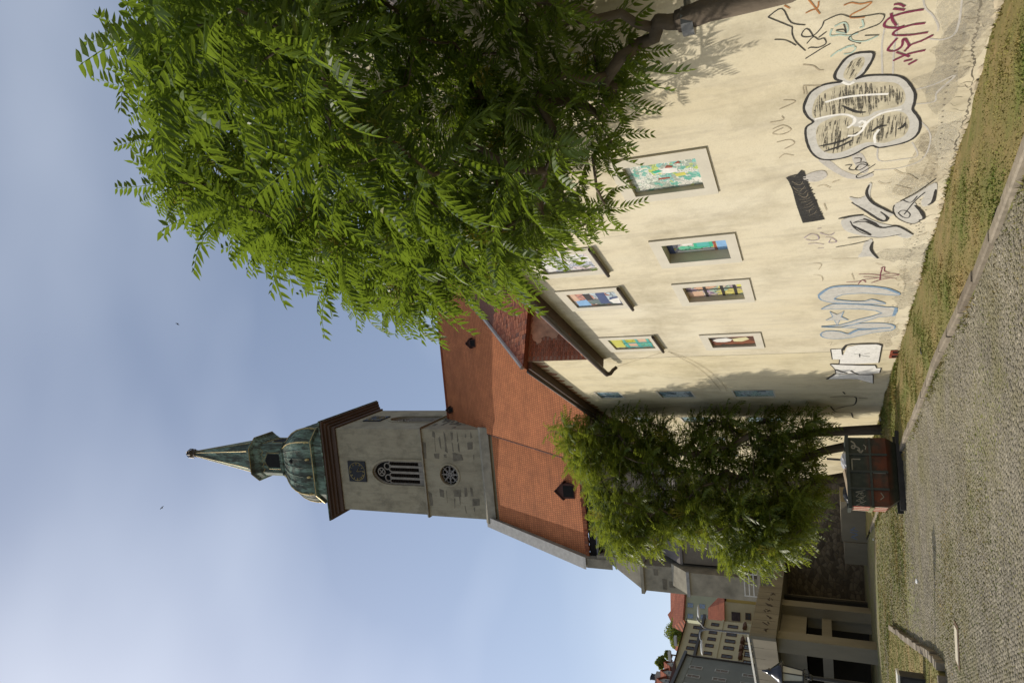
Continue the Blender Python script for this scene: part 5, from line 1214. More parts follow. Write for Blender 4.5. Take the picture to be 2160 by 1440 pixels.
# dormered house above the grey one
hf, Lh = house_frame(-45, 92, 58, 104)
h = hf.empty('dormered_house', label='house with red roof, white dormer windows and chimney at the skyline', cat='house')
zt = hf.onY(*ZF(610, 1250))[2]
m = MB(); m.box(0, Lh, 0, 10, -1, zt); m.build('wall', vary('beige_wall', (.36, .30, .2), .1, .4), h)
zr = hf.onY(*ZF(345, 1240), 5)[2]
m = MB(); m.prism([(-.4, zt), (5, zr), (10.4, zt)], lambda y, z, x: (x, y, z), -.2, Lh + .2); rf = m.build('roof', M['tile_far'], h)
for c in ((550, 1190), (500, 1305), (455, 1420)):
    p = hf.onY(*ZF(*c), .8); w = 1.25; hh = .9
    m = MB(); m.prism([(p[0] - w / 2, p[2] - hh), (p[0] + w / 2, p[2] - hh), (p[0] + w / 2, p[2] + .7), (p[0], p[2] + 1.5), (p[0] - w / 2, p[2] + .7)], lambda x, z, y: (x, y, z), .8, 4.5); d = m.build('dormer', vary('dormer_render', (.4, .38, .33), .1, 1), h)
    add_window(d, hf, ZF(*c), .60, 1.0, frame_w, glass, .8)
    m = MB()
    for s in (-1, 1): m.loft([[(p[0] + s * (w / 2 + .25), .55, p[2] + .5), (p[0], .55, p[2] + 1.53), (p[0], .55, p[2] + 1.63), (p[0] + s * (w / 2 + .25), .55, p[2] + .65)], [(p[0] + s * (w / 2 + .25), 4.6, p[2] + .5), (p[0], 4.6, p[2] + 1.53), (p[0], 4.6, p[2] + 1.63), (p[0] + s * (w / 2 + .25), 4.6, p[2] + .65)]])
    m.build('dormer_roof', M['tile_far'], d)
p = hf.onY(*ZF(285, 1350), 4.5); m = MB(); m.box(p[0] - .7, p[0] + .7, 4, 5.2, p[2] - 3.5, p[2]); chm = m.build('chimney', vary('chimney_render', (.38, .33, .27), .2, 1), rf)
m = MB()
for i in range(3): m.lathe([(.22, p[2] + .01), (.22, p[2] + .6), (.3, p[2] + .75)], p[0] - .45 + i * .45, 4.6, 8)
m.build('chimney_pots', M['iron'], chm)

# twin arm street lamps on the bridge
for k, (pole, heads, Y, lab) in enumerate((([(1560, 745), (955, 700)], [(930, 890)], 52.0, 'slender curved street lamp on the bridge, head towards the grey house'), ([(1560, 735), (1000, 690), (905, 610)], [(885, 500)], 60.0, 'slender street lamp behind, pale head against the pale green house'))):
    b0 = at_depth(*ZF(*pole[0]), Y); b0[2] = 5.3
    lf = Frame(b0, 0); l = lf.empty('street_lamp', label=lab, cat='street lamp')
    P = [lf.L(at_depth(*ZF(*p), Y)) for p in pole]; P[0] = np.array([0, 0, 0]); hd = lf.L(at_depth(*ZF(*heads[0]), Y))
    m = MB(); m.tube(smooth_path([tuple(P[0]), tuple(P[0] * .4 + np.array([P[1][0], 0, P[1][2]]) * .6)] + [tuple(p) for p in P[1:]] + [tuple((P[-1] + hd) / 2 + np.array([0, 0, .25])), tuple(hd)], 3), .07, 6); m.build('pole', M['pipe'], l, smooth=True)
    d = np.array([hd[0] - P[-1][0], 0, 0]); s = 1 if d[0] > 0 else -1
    m = MB(); m.loft([[(hd[0] + s * a, hd[1] + w * math.cos(t), hd[2] + .06 + hh * math.sin(t)) for t in np.linspace(0, 5.5, 8)] for a, w, hh in ((-.25, .08, .07), (.1, .2, .11), (.6, .2, .10), (.85, .06, .04))]); m.build('lamp_head', vary('pale_lamp_shell', (.6, .6, .58), .08, 3, .4, 0), l, smooth=True)

# ================================================================== LANTERN
LF = Frame((-8.12, 17.5, .12), 0)
ln = LF.empty('street_lantern', label='old black lantern with conical hood and glass panes on an iron post', cat='street lamp')
Ht = 3.33
m = MB(); m.lathe([(.11, -.1), (.11, .25), (.075, .32), (.055, .5), (.045, 2.35), (.07, 2.38), (.07, 2.42), (.03, 2.46), (.03, 2.52)], 0, 0, 10); m.build('post', M['iron'], ln, smooth=False)
m = MB()
for k in range(4):
    a = k * math.pi / 2 + .78; c, s = math.cos(a), math.sin(a); m.tube([(.03 * c, .03 * s, 2.42), (.16 * c, .16 * s, 2.46), (.17 * c, .17 * s, 2.52), (.13 * c, .13 * s, 2.56)], .014, 5)
m.build('scroll_bracket', M['iron'], ln)
m = MB(); m.lathe([(.125, 2.54), (.135, 2.57), (.20, 3.0), (.19, 3.0), (.125, 2.58)], 0, 0, 6); m.build('glass_body', vary('milky_glass', (.42, .42, .38), .1, 3, .25, 0, spec=.6), ln)
m = MB()
for k in range(6): a = k * math.pi / 3; c, s = math.cos(a), math.sin(a); m.bar((.138 * c, .138 * s, 2.55), (.208 * c, .208 * s, 3.01), .022, .022)
m.lathe([(.145, 2.53), (.15, 2.57)], 0, 0, 6); m.build('glazing_bars', M['iron'], ln)
m = MB(); m.lathe([(.285, 2.99), (.29, 3.02), (.20, 3.12), (.10, 3.24), (.07, 3.28), (.085, 3.31), (.05, 3.34), (.012, 3.47)], 0, 0, 16); m.build('hood', vary('black_enamel', (.02, .02, .024), .2, 4, .2, 0, metal=.3, spec=.7), ln, smooth=True)
# small utility cabinet on the island
cf = Frame(gnd(1948, 1452, .15) * np.array([1, 1, 0]) + np.array([0, 0, .11]), .1)
cbx = cf.empty('utility_cabinet', label='small black utility cabinet with pale lid on the turf island', cat='cabinet')
m = MB(); m.box(-.4, .28, -.2, .2, 0, .52); m.build('body', M['iron'], cbx); m = MB(); m.box(-.43, .31, -.23, .23, .522, .57); m.build('lid', M['whiterail'], cbx); m = MB(); m.box(-.36, .24, -.215, -.202, .06, .46); m.build('door', vary('black_door', (.04, .04, .042), .2, 3, .5), cbx)

# ================================================================== DUMPSTER
fr_ = gnd(1912, 934); fl_ = gnd(1914, 1071)
dv = fr_ - fl_
DF = Frame(fl_, math.radians(19)); DL = float(np.linalg.norm(dv[:2])); DH = 1.44; DD = 1.35
dp = DF.empty('waste_skip', label='dark green rusty waste skip with ribbed panels and red white striped end', cat='skip')
def rusty():
    t = NT('rusty_green_paint'); s = t.N('ShaderNodeSeparateXYZ'); t.link(t.tc.outputs['Object'], s.inputs[0])
    a = t.noise(1.5, 7, .65); 
    g_ = t.ramp(s.outputs['Z'], [(.25, 0), (.42, 1), (.78, 1), (1.0, 0)])
    g2 = t.ramp(a, [(.36, 0), (.56, 1)])
    f = t.mix(1.0, g_, g2, 'MULTIPLY')
    c = t.mix(f, t.ramp(t.noise(6, 5), [(.3, (.022, .028, .022)), (.7, (.045, .05, .038))]), t.ramp(t.noise(4, 6), [(.3, (.075, .022, .012)), (.7, (.15, .042, .018))]))
    t.col(c).rough(.55); return t.m
M['skip'] = rusty(); skipg = vary('dark_green_steel', (.030, .036, .030), .35, 4, .55, .1, spec=.4)
m = MB()   # hull with chamfered lower edges, open top
hull = [[(.22, .18, .16), (DL - .12, .18, .16), (DL - .12, DD - .1, .16), (.22, DD - .1, .16)], [(.02, 0, .42), (DL, 0, .42), (DL, DD, .42), (.02, DD, .42)], [(0, 0, DH), (DL, 0, DH), (DL, DD, DH), (0, DD, DH)], [(.05, .05, DH), (DL - .05, .05, DH), (DL - .05, DD - .05, DH), (.05, DD - .05, DH)], [(.05, .05, DH - .25), (DL - .05, .05, DH - .25), (DL - .05, DD - .05, DH - .25), (.05, DD - .05, DH - .25)]]
m.loft(hull); m.build('hull', M['skip'], dp)
for i in range(1, 4): x = DL * i / 4; m = MB(); m.box(x - .03, x + .03, -.045, -.002, .40, DH - .07); m.build('rib', skipg, dp)
m = MB(); m.box(.0, DL, -.04, -.003, .80, .86); m.build('mid_rail', skipg, dp)
m = MB()
for a, b in (((-.03, -.03), (DL + .03, -.03)), ((DL + .03, -.03), (DL + .03, DD + .03)), ((DL + .03, DD + .03), (-.03, DD + .03)), ((-.03, DD + .03), (-.03, -.03))): m.bar((*a, DH - .03), (*b, DH - .03), .09, .09)
m.build('top_rim', skipg, dp)
for y in (.22, DD - .22): m = MB(); m.box(-.05, DL + .25, y - .06, y + .06, -.02, .15); m.build('skid', M['iron'], dp)
red, wht = vary('red_stripe', (.30, .05, .035), .2, 5), vary('dirty_white_stripe', (.5, .40, .30), .2, 5)
for i in range(6):
    y0 = .06 + i * (DD - .12) / 6; y1 = y0 + (DD - .12) / 6 - .05
    for z0, z1 in ((.46, .80), (.90, DH - .1)):
        m = MB(); m.box(-.012, -.001, y0, y1, z0, z1); m.build('stripe', red if (i % 2 == (z0 < .6)) else wht, dp)
m = MB(); m.bar((-.03, 0, .84), (-.03, DD, .86), .03, .09); m.build('end_rail', vary('olive_rail', (.20, .19, .10), .2, 5), dp)
m = MB()
sq = lambda pts, w: [m.bar((DL - a[0], -.005, a[1]), (DL - b[0], -.005, b[1]), .006, w, (0, 1, 0)) if False else m.bar((DL - a[0], -.006, a[1]), (DL - b[0], -.006, b[1]), w, .006, (0, 1, 0)) for a, b in zip(pts[:-1], pts[1:])]
sq([(.10, 1.30), (.16, 1.22), (.26, 1.18), (.32, 1.24), (.28, 1.30), (.22, 1.26), (.30, 1.10), (.40, 1.08)], .035); sq([(.34, 1.14), (.44, 1.06), (.36, 1.0)], .04)
sq([(.2, .98), (.26, .92), (.34, .94)], .02); sq([(.62, 1.30), (.62, 1.08)], .03); sq([(.62, 1.30), (.95, 1.30)], .03)
for k in range(7): sq([(DL * .77 + k * .05, 1.0 + (k % 3) * .08), (DL * .77 + .07 + k * .06, 1.25 - (k % 2) * .12), (DL * .77 + .1 + k * .06, 1.05)], .012)
sq([(DL * .8, .62), (DL * .86, .55), (DL * .9, .64)], .02); sq([(DL * .52, .78), (DL * .52, .46)], .02)
m.build('graffiti', vary('dirty_white_spray', (.26, .24, .19), .2, 6), dp, kind='stuff')
# rubbish lying in the skip, each piece its own thing
def rub(name, label, cat, mb, mat): 
    o = mb.build(name, mat, label=label, cat=cat); o.location = DF.o; o.rotation_euler = (0, 0, DF.a); return o
m = MB(); m.loft([[(.08 + (DL - .16) * i / 10, .08 + (DD - .16) * j / 6, 1.18 + .10 * math.sin(i * 1.3) * math.cos(j * 1.1) + .04 * ((i * 7 + j * 5) % 5) / 5) for i in range(11)] for j in range(7)], cap=False, closed=False)
rub('rubbish_heap', 'mixed dusty rubbish filling the waste skip', 'rubbish', m, vary('mixed_rubbish', (.16, .13, .10), .6, 9)); bpy.data.objects['rubbish_heap']['kind'] = 'stuff'
m = MB(); m.blob((DL - .62, .35, 1.42), .22, 3, .10, (1.25, .8, .75), 5); rub('refuse_sack', 'white bulging refuse sack on the skip rim', 'bag', m, vary('white_plastic', (.42, .42, .43), .15, 5, .4, .3))
m = MB(); m.blob((DL - .98, .3, 1.40), .16, 3, .10, (1.1, .8, .8), 6); rub('refuse_sack', 'small pink and white sack beside the white one', 'bag', m, vary('pink_plastic', (.50, .36, .33), .2, 6, .4, .3))
m = MB(); m.blob((.35, .4, 1.40), .22, 3, .12, (1.2, .9, .75), 7); rub('refuse_sack', 'black refuse sack at the striped end of the skip', 'bag', m, vary('black_plastic', (.02, .02, .022), .3, 5, .3, .3))
m = MB(); m.bar((.25, .10, 1.40), (1.0, .16, 1.50), .05, .18, (0, 1, .3)); rub('cardboard_sheet', 'bent pale cardboard strip along the skip rim', 'cardboard', m, vary('cardboard', (.30, .235, .16), .15, 5))
m = MB(); m.bar((DL - .55, .75, 1.1), (DL - .50, .8, 1.95), .11, .05); rub('plank', 'dark plank standing upright out of the skip', 'plank', m, vary('dark_plank', (.05, .045, .04), .3, 6))

# ================================================================== TREES
def leaf_mesh_arrays(pairs, seed, droop, detail, lw=.05, ll=.19):
    """one pinnate leaf, stalk along +x, length 1"""
    q = random.Random(seed); V, Fc = [], []; bend = q.uniform(-.16, .16)
    def curve(t): return np.array([t - .10 * t * t * droop, bend * t * t + 0.04 * math.sin(t * 3 + seed), .10 * math.sin(t * 2.2) - droop * .55 * t * t])
    prev = None
    for i in range(6):
        p = curve(i / 5); w = .010 * (1 - .7 * i / 5); b = len(V); V += [p + np.array([0, w, 0]), p + np.array([0, -w, -.004])]
        if prev is not None: Fc.append((prev, prev + 1, b + 1, b))
        prev = b
    for i in range(pairs):
        t = .14 + .84 * i / (pairs - 1); p = curve(t); d = curve(min(1, t + .02)) - curve(t - .02); d /= np.linalg.norm(d)
        L_ = ll * (.75 + .45 * math.sin(math.pi * (t * .85 + .12))) * q.uniform(.9, 1.1)
        for s in (-1, 1):
            if q.random() < .05: continue
            L_ *= q.uniform(.86, 1.12)
            dr = np.array([d[0] * q.uniform(.3, .7), s * (.85 + q.uniform(-.1, .1)), 0]) + np.array([0, 0, d[2] * .45 - .42 - .25 * q.random()]); dr /= np.linalg.norm(dr)
            up = np.array([-d[2] * .3, -s * .25, 1.0]); sd = np.cross(dr, up); sd /= np.linalg.norm(sd); upn = np.cross(sd, dr)
            w = lw * q.uniform(.85, 1.1) * .5; b = len(V)
            if detail:
                c = p + dr * L_ * .40 - upn * .012; m2_ = p + dr * L_ * .75 - upn * .004 + np.array([0, 0, -.012])
                V += [p, p + dr * L_ * .3 + sd * w + upn * .010, p + dr * L_ * .3 - sd * w + upn * .010, c, p + dr * L_ - upn * .0 + np.array([0, 0, -.03]), p + dr * L_ * .68 + sd * w * .7, p + dr * L_ * .68 - sd * w * .7]
                Fc += [(b, b + 1, b + 3), (b, b + 3, b + 2), (b + 1, b + 5, b + 4, b + 3), (b + 3, b + 4, b + 6, b + 2)]
            else:
                V += [p, p + dr * L_ * .4 + sd * w, p + dr * L_, p + dr * L_ * .4 - sd * w]; Fc += [(b, b + 1, b + 2, b + 3)]
    return np.array(V), Fc

def rot_from(x_dir, roll, q):
    x = Vector(x_dir).normalized(); up = Vector((0, 0, 1)); y = up.cross(x)
    if y.length < .05: y = Vector((0, 1, 0))
    y.normalize(); z = x.cross(y)
    return Matrix((x, y, z)).transposed() @ Matrix.Rotation(roll, 3, 'X')

def grow(trunk_pts, trunk_r, tips, q, bow=.12):
    """branch skeleton: every tip joins the nearest existing node; returns list of (path, radii)"""
    nodes = [Vector(p) for p in trunk_pts]; par = [-1] + list(range(len(trunk_pts) - 1)); ntr = len(trunk_pts)
    start = nodes[-1]
    order = sorted(range(len(tips)), key=lambda i: (Vector(tips[i]) - start).length); load = [0.0] * len(nodes)
    for i in order:
        t = Vector(tips[i]); best, bd = None, 1e9
        for k in range(max(0, ntr - 2), len(nodes)):
            d = (nodes[k] - t).length + (.35 * (nodes[k] - start).length * .3)
            if nodes[k].z > t.z + .25: d += (nodes[k].z - t.z) * .8
            if d < bd: best, bd = k, d
        a = nodes[best]; L_ = (t - a).length; n = max(2, int(L_ / .45)); prev = best
        side_ = Vector((q.uniform(-1, 1), q.uniform(-1, 1), q.uniform(.2, 1))).normalized() * L_ * bow
        for j in range(1, n + 1):
            s = j / n; nodes.append(a.lerp(t, s) + side_ * math.sin(math.pi * s)); par.append(prev); load.append(0.0); prev = len(nodes) - 1
        load[prev] += 1
    for k in range(len(nodes) - 1, 0, -1):
        if par[k] >= 0: load[par[k]] += load[k]
    mx_ = max(load)
    rad = [max(.010, trunk_r * (l / mx_) ** .46) for l in load]
    for k in range(ntr): rad[k] = trunk_r * (1.15 - .12 * k / ntr)
    return nodes, par, rad, ntr

def skeleton_mesh(mb, nodes, par, rad, ntr, skip_trunk=True, nside=6):
    kids = {}
    for k, p in enumerate(par): kids.setdefault(p, []).append(k)
    done = set()
    def chain(k0, first):
        path = [nodes[first], nodes[k0]]; rr = [min(rad[first], rad[k0] * 1.25), rad[k0]]; k = k0
        while True:
            ch_ = kids.get(k, [])
            if not ch_: break
            b = max(ch_, key=lambda c: rad[c])
            for c in ch_:
                if c != b: todo.append((c, k))
            path.append(nodes[b]); rr.append(rad[b]); k = b
        return path, rr
    todo = []
    for c in kids.get(ntr - 1, []): todo.append((c, ntr - 1))
    for t in range(max(0, ntr - 2), ntr - 1):
        for c in kids.get(t, []):
            if c >= ntr: todo.append((c, t))
    while todo:
        k, f = todo.pop(); path, rr = chain(k, f); mb.tube(path, rr, nside if rr[0] > .03 else 4)
    return mb

def leaves_for(tips, base, q, per=(9, 15), length=(.36, .78), outdir=None):
    out = []
    for t in tips:
        n = q.randint(*per); a0 = q.random() * 6.28; tv = Vector(t); od = (tv - base); od.z *= .4
        if od.length > 1e-3: od.normalize()
        for i in range(n):
            a = a0 + i * 2.399; el = math.radians(62 - 95 * (i / n) + q.uniform(-10, 10))
            d = Vector((math.cos(a) * math.cos(el), math.sin(a) * math.cos(el), math.sin(el))) + od * .35
            L_ = q.uniform(*length); R = rot_from(d, q.uniform(-.35, .35), q)
            out.append((Matrix.Translation(tv) @ (R * L_).to_4x4(), tv + d.normalized() * L_ * .6))
    return out

# ---- near tree (tree of heaven) beside the wall
T0 = WF.W((-8.75, 1.0, 0)); TRF = Frame(T0, 0)
tr = TRF.empty('ailanthus_tree', label='large leafy tree of heaven overhanging the graffiti wall, trunk beside it', cat='tree')
q = random.Random(101)
poly_c = [(330, 10), (300, 100), (320, 200), (370, 230), (345, 330), (390, 410), (500, 450), (590, 515), (700, 570), (785, 650), (870, 660), (940, 625), (1050, 580), (1120, 540), (1190, 490), (1220, 430), (1180, 370), (1220, 290), (1280, 220), (1300, 130), (1260, 40), (1240, -20), (400, -60)]
tips = []; guard = 0
def wpt(x, y, n): return WF.W(WF.onY(x, y, n))
def okdist(p, mind, pts_):
    return all((p[0] - t[0]) ** 2 + (p[1] - t[1]) ** 2 + (p[2] - t[2]) ** 2 > mind * mind for t in pts_)
while len(tips) < 250 and guard < 30000:
    guard += 1
    x, y = q.uniform(290, 1320), q.uniform(-60, 660)
    if not in_poly(x, y, poly_c): continue
    dark = (x > 720 and y < 290)
    n = q.uniform(.5, 1.6) if dark else q.uniform(1.3, 3.7)
    if dark and q.random() < .62: continue
    p = WF.onY(x, y, n); r = math.hypot(p[0] + 8.05, n - 1.0)
    if r > 6.4 or p[2] < 2.6: continue
    if p[2] < 9.3 and n < .55: continue
    P = WF.W(p)
    if mnoise.noise(Vector(P) * .75) + .35 * mnoise.noise(Vector(P) * 2.1) < -.14: continue
    if okdist(P, .37, tips): tips.append(tuple(P))
# the half of the crown that lies beyond the picture's edge
g2 = 0
while g2 < 46:
    a, b, c = q.gauss(0, 1), q.gauss(0, 1), q.gauss(0, 1); l = math.sqrt(a * a + b * b + c * c); k = q.uniform(.6, 1)
    p = (-10.2 + 3.0 * a / l * k, 1.9 + 1.4 * b / l * k, 6.6 + 3.0 * c / l * k)
    P = WF.W(p); d = P - CAM; uu = CU + FPX * (d @ cR) / (d @ cF)
    vv_ = CV - FPX * (d @ cU) / (d @ cF)
    if (d @ cF < 1 or uu > 1500) and not (d @ cF > 0 and vv_ < 330): tips.append(tuple(P)); g2 += 1
# hanging sprays over the first window and at the lower crown edge
for x, y, n in ((1270, 250, 1.2), (1290, 300, 1.3), (1300, 180, 1.1), (1330, 110, 1.0), (1250, 330, 1.4), (1240, 470, 1.6), (1275, 430, 1.5)): tips.append(tuple(wpt(x, y, n)))
tb = Vector(T0)
loc = lambda p: Vector(p) - tb
trunk_pts = [(0, 0, -.15), (.02, .0, 1.0)] + [tuple(loc(wpt(x, y, 1.0))) for x, y in ((1660, -22), (1570, 2), (1490, 22), (1430, 46))]
limb = [tuple(wpt(x, y, n)) for x, y, n in ((1380, 80, 1.05), (1310, 120, 1.2), (1230, 170, 1.4), (1140, 225, 1.7), (1390, 45, 1.0), (1310, 28, .95), (1220, 48, .95), (1100, 90, 1.2), (980, 140, 1.5), (860, 180, 1.9))]
ltips = [loc(t) for t in limb + tips]
nodes, par, rad, ntr = grow(trunk_pts, .088, ltips, q, .10)
m = MB(); m.tube(trunk_pts, [.20, .16, .135, .125, .12, .118], 10); m.build('trunk', M['bark'], tr, smooth=True)
m = MB(); skeleton_mesh(m, nodes, par, rad, ntr); m.build('branches', M['bark'], tr, smooth=True)
bd_ = loc(wpt(1452, 44, 1.0)); m = MB(); m.tube([bd_ + Vector((0, 0, -.06)), bd_ + Vector((0, 0, .06))], .15, 12); m.tube([bd_, loc(wpt(1445, -60, .02))], .04, 6); m.build('metal_band', M['pipe'], tr)
LV = [leaf_mesh_arrays(10 + k % 4, 200 + k, .4 + .8 * ((k * 5) % 7) / 6, True, .058, .185) for k in range(14)]
leaf_me = []
for V, Fc in LV:
    mm = MB(); mm.add(V, Fc); leaf_me.append(mm.mesh('leaf', M['leaf'], False))
lv = leaves_for([loc(t) for t in tips], Vector((0, 0, 5)), q)
# keep leaves out of the wall
def clear(c):
    p = WF.L(np.array(c) + T0); return not (p[1] < .10 and p[2] < 9.2)
def stray(l):      # stray sprays far above the crown's top
    d = np.array(l[1] + tb) - CAM; return d @ cF > 0 and CV - FPX * (d @ cU) / (d @ cF) < 225
lv = [l for l in lv if clear(l[1]) and not stray(l)]
lv.sort(key=lambda l: ((l[1] + tb) - Vector(CAM)).length)
def vis(l):
    d = np.array(l[1] + tb) - CAM; u = CU + FPX * (d @ cR) / (d @ cF); v = CV - FPX * (d @ cU) / (d @ cF); return 0 < u < 1440 and 0 < v < 2160
vl = [l for l in lv if vis(l)][:300]; vset = set(id(l) for l in vl)
groups_ = {k: [] for k in range(14)}
for i, l in enumerate(lv):
    if id(l) in vset: link_copy(leaf_me[i % 14], 'leaf', tr, mw=l[0])
    else: groups_[i % 14].append(l[0])
def joined(groups, LVs):
    VV, FF, base = [], [], 0
    Vs = []; li = []; ls = []; lo = 0
    for k, mats in groups.items():
        V, Fc = LVs[k]; nv = len(V); flat_ = np.concatenate([np.array(f) for f in Fc]); sizes = np.array([len(f) for f in Fc])
        st = np.concatenate([[0], np.cumsum(sizes)[:-1]])
        for M4 in mats:
            A = np.array(M4); Vs.append(V @ A[:3, :3].T + A[:3, 3]); li.append(flat_ + base); ls.append(st + lo); base += nv; lo += len(flat_)
    return np.concatenate(Vs), np.concatenate(li), np.concatenate(ls)
def joined_mesh(name, groups, LVs, mat):
    V, li, ls = joined(groups, LVs)
    me = bpy.data.meshes.new(name); me.vertices.add(len(V)); me.vertices.foreach_set('co', V.astype(np.float32).ravel())
    me.loops.add(len(li)); me.loops.foreach_set('vertex_index', li.astype(np.int32)); me.polygons.add(len(ls)); me.polygons.foreach_set('loop_start', ls.astype(np.int32))
    me.update(); me.validate(); me.materials.append(mat); return me
o = bpy.data.objects.new('crown', joined_mesh('crown', groups_, LV, M['leaf'])); COL.objects.link(o); o.parent = tr; o['kind'] = 'stuff'
# flower panicles
fv = []
for k in range(3):
    qf = random.Random(300 + k); mm = MB()
    for i in range(60):
        a, t = qf.random() * 6.28, qf.random(); r = .13 * (1 - t) * qf.random() ** .5 + .015
        c = Vector((r * math.cos(a), r * math.sin(a), .28 * t)); d = Vector((qf.uniform(-1, 1), qf.uniform(-1, 1), qf.uniform(-.2, 1))).normalized() * .035; s = d.cross(Vector((.3, .5, 1))).normalized() * .012
        mm.add([c - s, c + s, c + d], [(0, 1, 2)])
    for i in range(9): a = i * .7; mm.bar((0, 0, .02), (.11 * math.cos(a), .11 * math.sin(a), .10 + .02 * i), .006, .006)
    mm.bar((0, 0, -.1), (0, 0, .28), .008, .008); fv.append(mm.mesh('flower_panicle', M['flower']))
vt = [t for t in tips if vis((None, loc(t)))]; q.shuffle(vt)
for i, t in enumerate(vt[:44]):
    link_copy(fv[i % 3], 'flower_panicle', tr, mw=Matrix.Translation(loc(t) + Vector((0, 0, .05))) @ Matrix.Rotation(q.uniform(-.7, .7), 4, 'X') @ Matrix.Rotation(q.uniform(-.7, .7), 4, 'Y') @ Matrix.Scale(q.uniform(.9, 1.5), 4))

# ---- far trees by the skip
LV2 = [leaf_mesh_arrays(9, 400 + k, .6 + .4 * (k % 3) / 2, False, .075, .24) for k in range(6)]
poly_f = [(1185, 880), (1170, 905), (1200, 960), (1235, 1010), (1270, 1060), (1265, 1110), (1290, 1145), (1330, 1165), (1400, 1150), (1440, 1110), (1500, 1130), (1540, 1190), (1620, 1190), (1690, 1150), (1720, 1080), (1735, 1030), (1720, 960), (1735, 890), (1690, 870), (1600, 880), (1500, 870), (1400, 880), (1300, 880)]
def far_tree(base, lab, region, depth, n, trunk_px, r0, seed, nm):
    q = random.Random(seed); F_ = Frame(base, 0); root = F_.empty('ailanthus_tree', label=lab, cat='tree', group='trees of heaven beside the skip')
    tips, guard = [], 0
    while len(tips) < n and guard < 40000:
        guard += 1; x, y = q.uniform(1150, 1760), q.uniform(850, 1230)
        if not in_poly(x, y, poly_f) or not region(x, y): continue
        Y = q.uniform(*depth); P = at_depth(x, y, Y); pl = WF.L(P)
        if pl[1] < .4: continue
        if mnoise.noise(Vector(P) * .55 + Vector((seed, 0, 0))) < -.80: continue
        if okdist(P, .46, tips): tips.append(tuple(P))
    b = Vector(base); tp = [(0, 0, -.15)] + [tuple(Vector(at_depth(x, y, base[1] + dy)) - b) for x, y, dy in trunk_px]
    lt = [Vector(t) - b for t in tips]; nodes, par, rad, ntr = grow(tp, r0, lt, q, .10)
    m = MB(); m.tube(tp, [r0 * (1.25 - .35 * i / (len(tp) - 1)) for i in range(len(tp))], 8); m.build('trunk', M['bark'], root, smooth=True)
    m = MB(); skeleton_mesh(m, nodes, par, rad, ntr, nside=5); m.build('branches', M['bark'], root, smooth=True)
    L = leaves_for(lt, Vector((0, 0, 5)), q, (9, 15), (.60, .95)); gr = {k: [] for k in range(6)}
    for i, l in enumerate(L): gr[i % 6].append(l[0])
    o = bpy.data.objects.new('crown', joined_mesh('crown', gr, LV2, M['leaf2'])); COL.objects.link(o); o.parent = root; o['kind'] = 'stuff'
    qf = vt_ = [t for t in lt]; q.shuffle(vt_)
    for i, t in enumerate(vt_[:14]): link_copy(fv[i % 3], 'flower_panicle', root, mw=Matrix.Translation(t + Vector((0, 0, .1))) @ Matrix.Scale(q.uniform(1.6, 2.6), 4))
far_tree(gnd(1862, 905), 'slim tree of heaven with straight trunk closest to the pale wall', lambda x, y: y < 985, (27.8, 31.0), 150, [(1800, 908, 0), (1720, 912, 0), (1640, 925, 0)], .16, 501, 'a')
far_tree(gnd(1862, 940), 'tree of heaven with leaning trunk beside the straight one', lambda x, y: 930 < y < 1130, (27.2, 31.0), 150, [(1800, 938, 0), (1740, 950, 0), (1670, 975, 0), (1600, 990, 0)], .15, 502, 'b')
far_tree(at_depth(1848, 1002, 29.5) * np.array([1, 1, 0]), 'spreading tree of heaven with its trunk behind the waste skip', lambda x, y: y > 1050, (26.2, 30.5), 170, [(1780, 1006, 0), (1740, 1012, 0), (1690, 1035, 0), (1620, 1060, 0)], .16, 503, 'c')
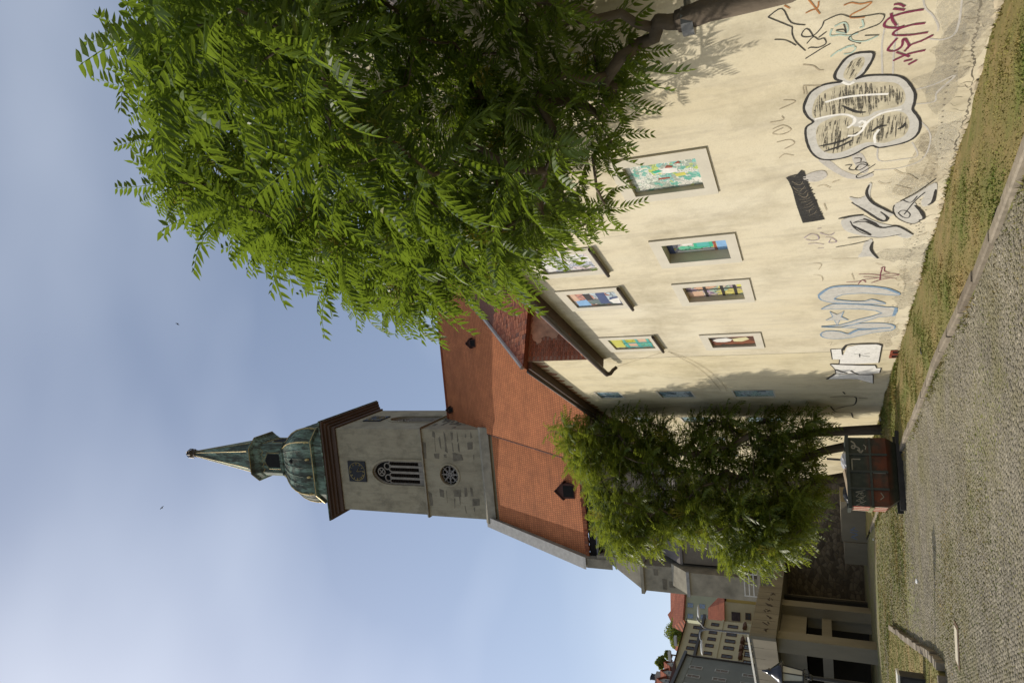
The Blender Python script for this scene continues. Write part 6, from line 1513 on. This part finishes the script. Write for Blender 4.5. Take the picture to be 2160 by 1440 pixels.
# hill trees in the town
def small_tree(px, Y, r, h, lab, seed):
    q = random.Random(seed); P = at_depth(*px, Y); base = np.array([P[0], P[1], 0.0]); F_ = Frame(base, 0); root = F_.empty('broadleaf_tree', label=lab, cat='tree')
    top = P[2]; m = MB(); m.tube([(0, 0, -.2), (.1, 0, top * .5), (0, .1, top)], [.35, .28, .12], 7); m.build('trunk', M['bark'], root)
    N = 2600; qq = np.random.RandomState(seed); d = qq.randn(N, 3); d /= np.linalg.norm(d, axis=1)[:, None]; k = qq.rand(N) ** .4
    lob = 1 + .28 * np.sin(d[:, 0] * 5 + seed) * np.cos(d[:, 2] * 4) ; c = d * (k * lob)[:, None] * np.array([r, r, h]) + np.array([0, 0, top])
    a = qq.randn(N, 3); a /= np.linalg.norm(a, axis=1)[:, None]; b = np.cross(a, qq.randn(N, 3)); b /= np.linalg.norm(b, axis=1)[:, None]; s = .14 + .14 * qq.rand(N)[:, None]
    V = np.stack([c - a * s, c + b * s * .6, c + a * s, c - b * s * .6], 1).reshape(-1, 3)
    o = bpy.data.objects.new('crown', np_mesh('crown', V, [(0, 1, 2, 3)], 4, N, M['leaf2'])); COL.objects.link(o); o.parent = root; o['kind'] = 'stuff'
small_tree(ZF(560, 740), 150, 3.0, 2.0, 'dark green tree on the red roofed hill behind the cream house', 601)
small_tree(ZF(360, 1150), 112, .9, .8, 'small green tree top between the dormers', 602)
small_tree(ZF(450, 1045), 125, .7, .6, 'tiny tree top at the skyline beside the dark roof', 603)

# ================================================================== BIRDS AND LITTER
for (x, y), lab, a in (((375, 683), 'tiny dark bird high in the sky right of the spire', .4), ((342, 1070), 'tiny dark bird in the sky left of the spire tip', -.5)):
    P = CAM + ray(x, y) * 120; F_ = Frame(P, a); b = F_.empty('bird', label=lab, cat='bird')
    m = MB(); m.loft([[(xx, r * math.cos(t), r * math.sin(t)) for t in np.linspace(0, 5.3, 7)] for xx, r in ((-.20, .01), (-.1, .05), (.03, .06), (.12, .04), (.18, .01))]); m.build('body', M['iron'], b, smooth=True)
    for s in (-1, 1): m = MB(); m.loft([[(.07, s * .04, .0), (-.07, s * .04, 0), (-.07, s * .04, .015), (.07, s * .04, .015)], [(.06, s * .2, .10), (-.05, s * .2, .10), (-.05, s * .2, .11), (.06, s * .2, .11)], [(-.03, s * .38, .06), (-.08, s * .38, .06), (-.08, s * .38, .065), (-.03, s * .38, .065)]]); m.build('wing', M['iron'], b)
pap = vary('white_litter', (.7, .7, .68), .08, 9)
for (x, y), lab, sz in (((1934, 1225), 'white scrap of litter on the cobbles left of the skip', .05), ((1857, 884), 'white litter at the foot of the tree trunks', .06), ((1842, 1137), 'tiny white litter on the turf left of the skip', .04), ((1945, 741), 'dark clump on the verge below the vents', .06)):
    P = gnd(x, y, .03); m = MB(); m.blob((0, 0, 0), sz, 2, .35, (1.4, 1, .6), int(x)); o = m.build('litter', pap if 'white' in lab else M['iron'], label=lab, cat='litter'); o.location = P
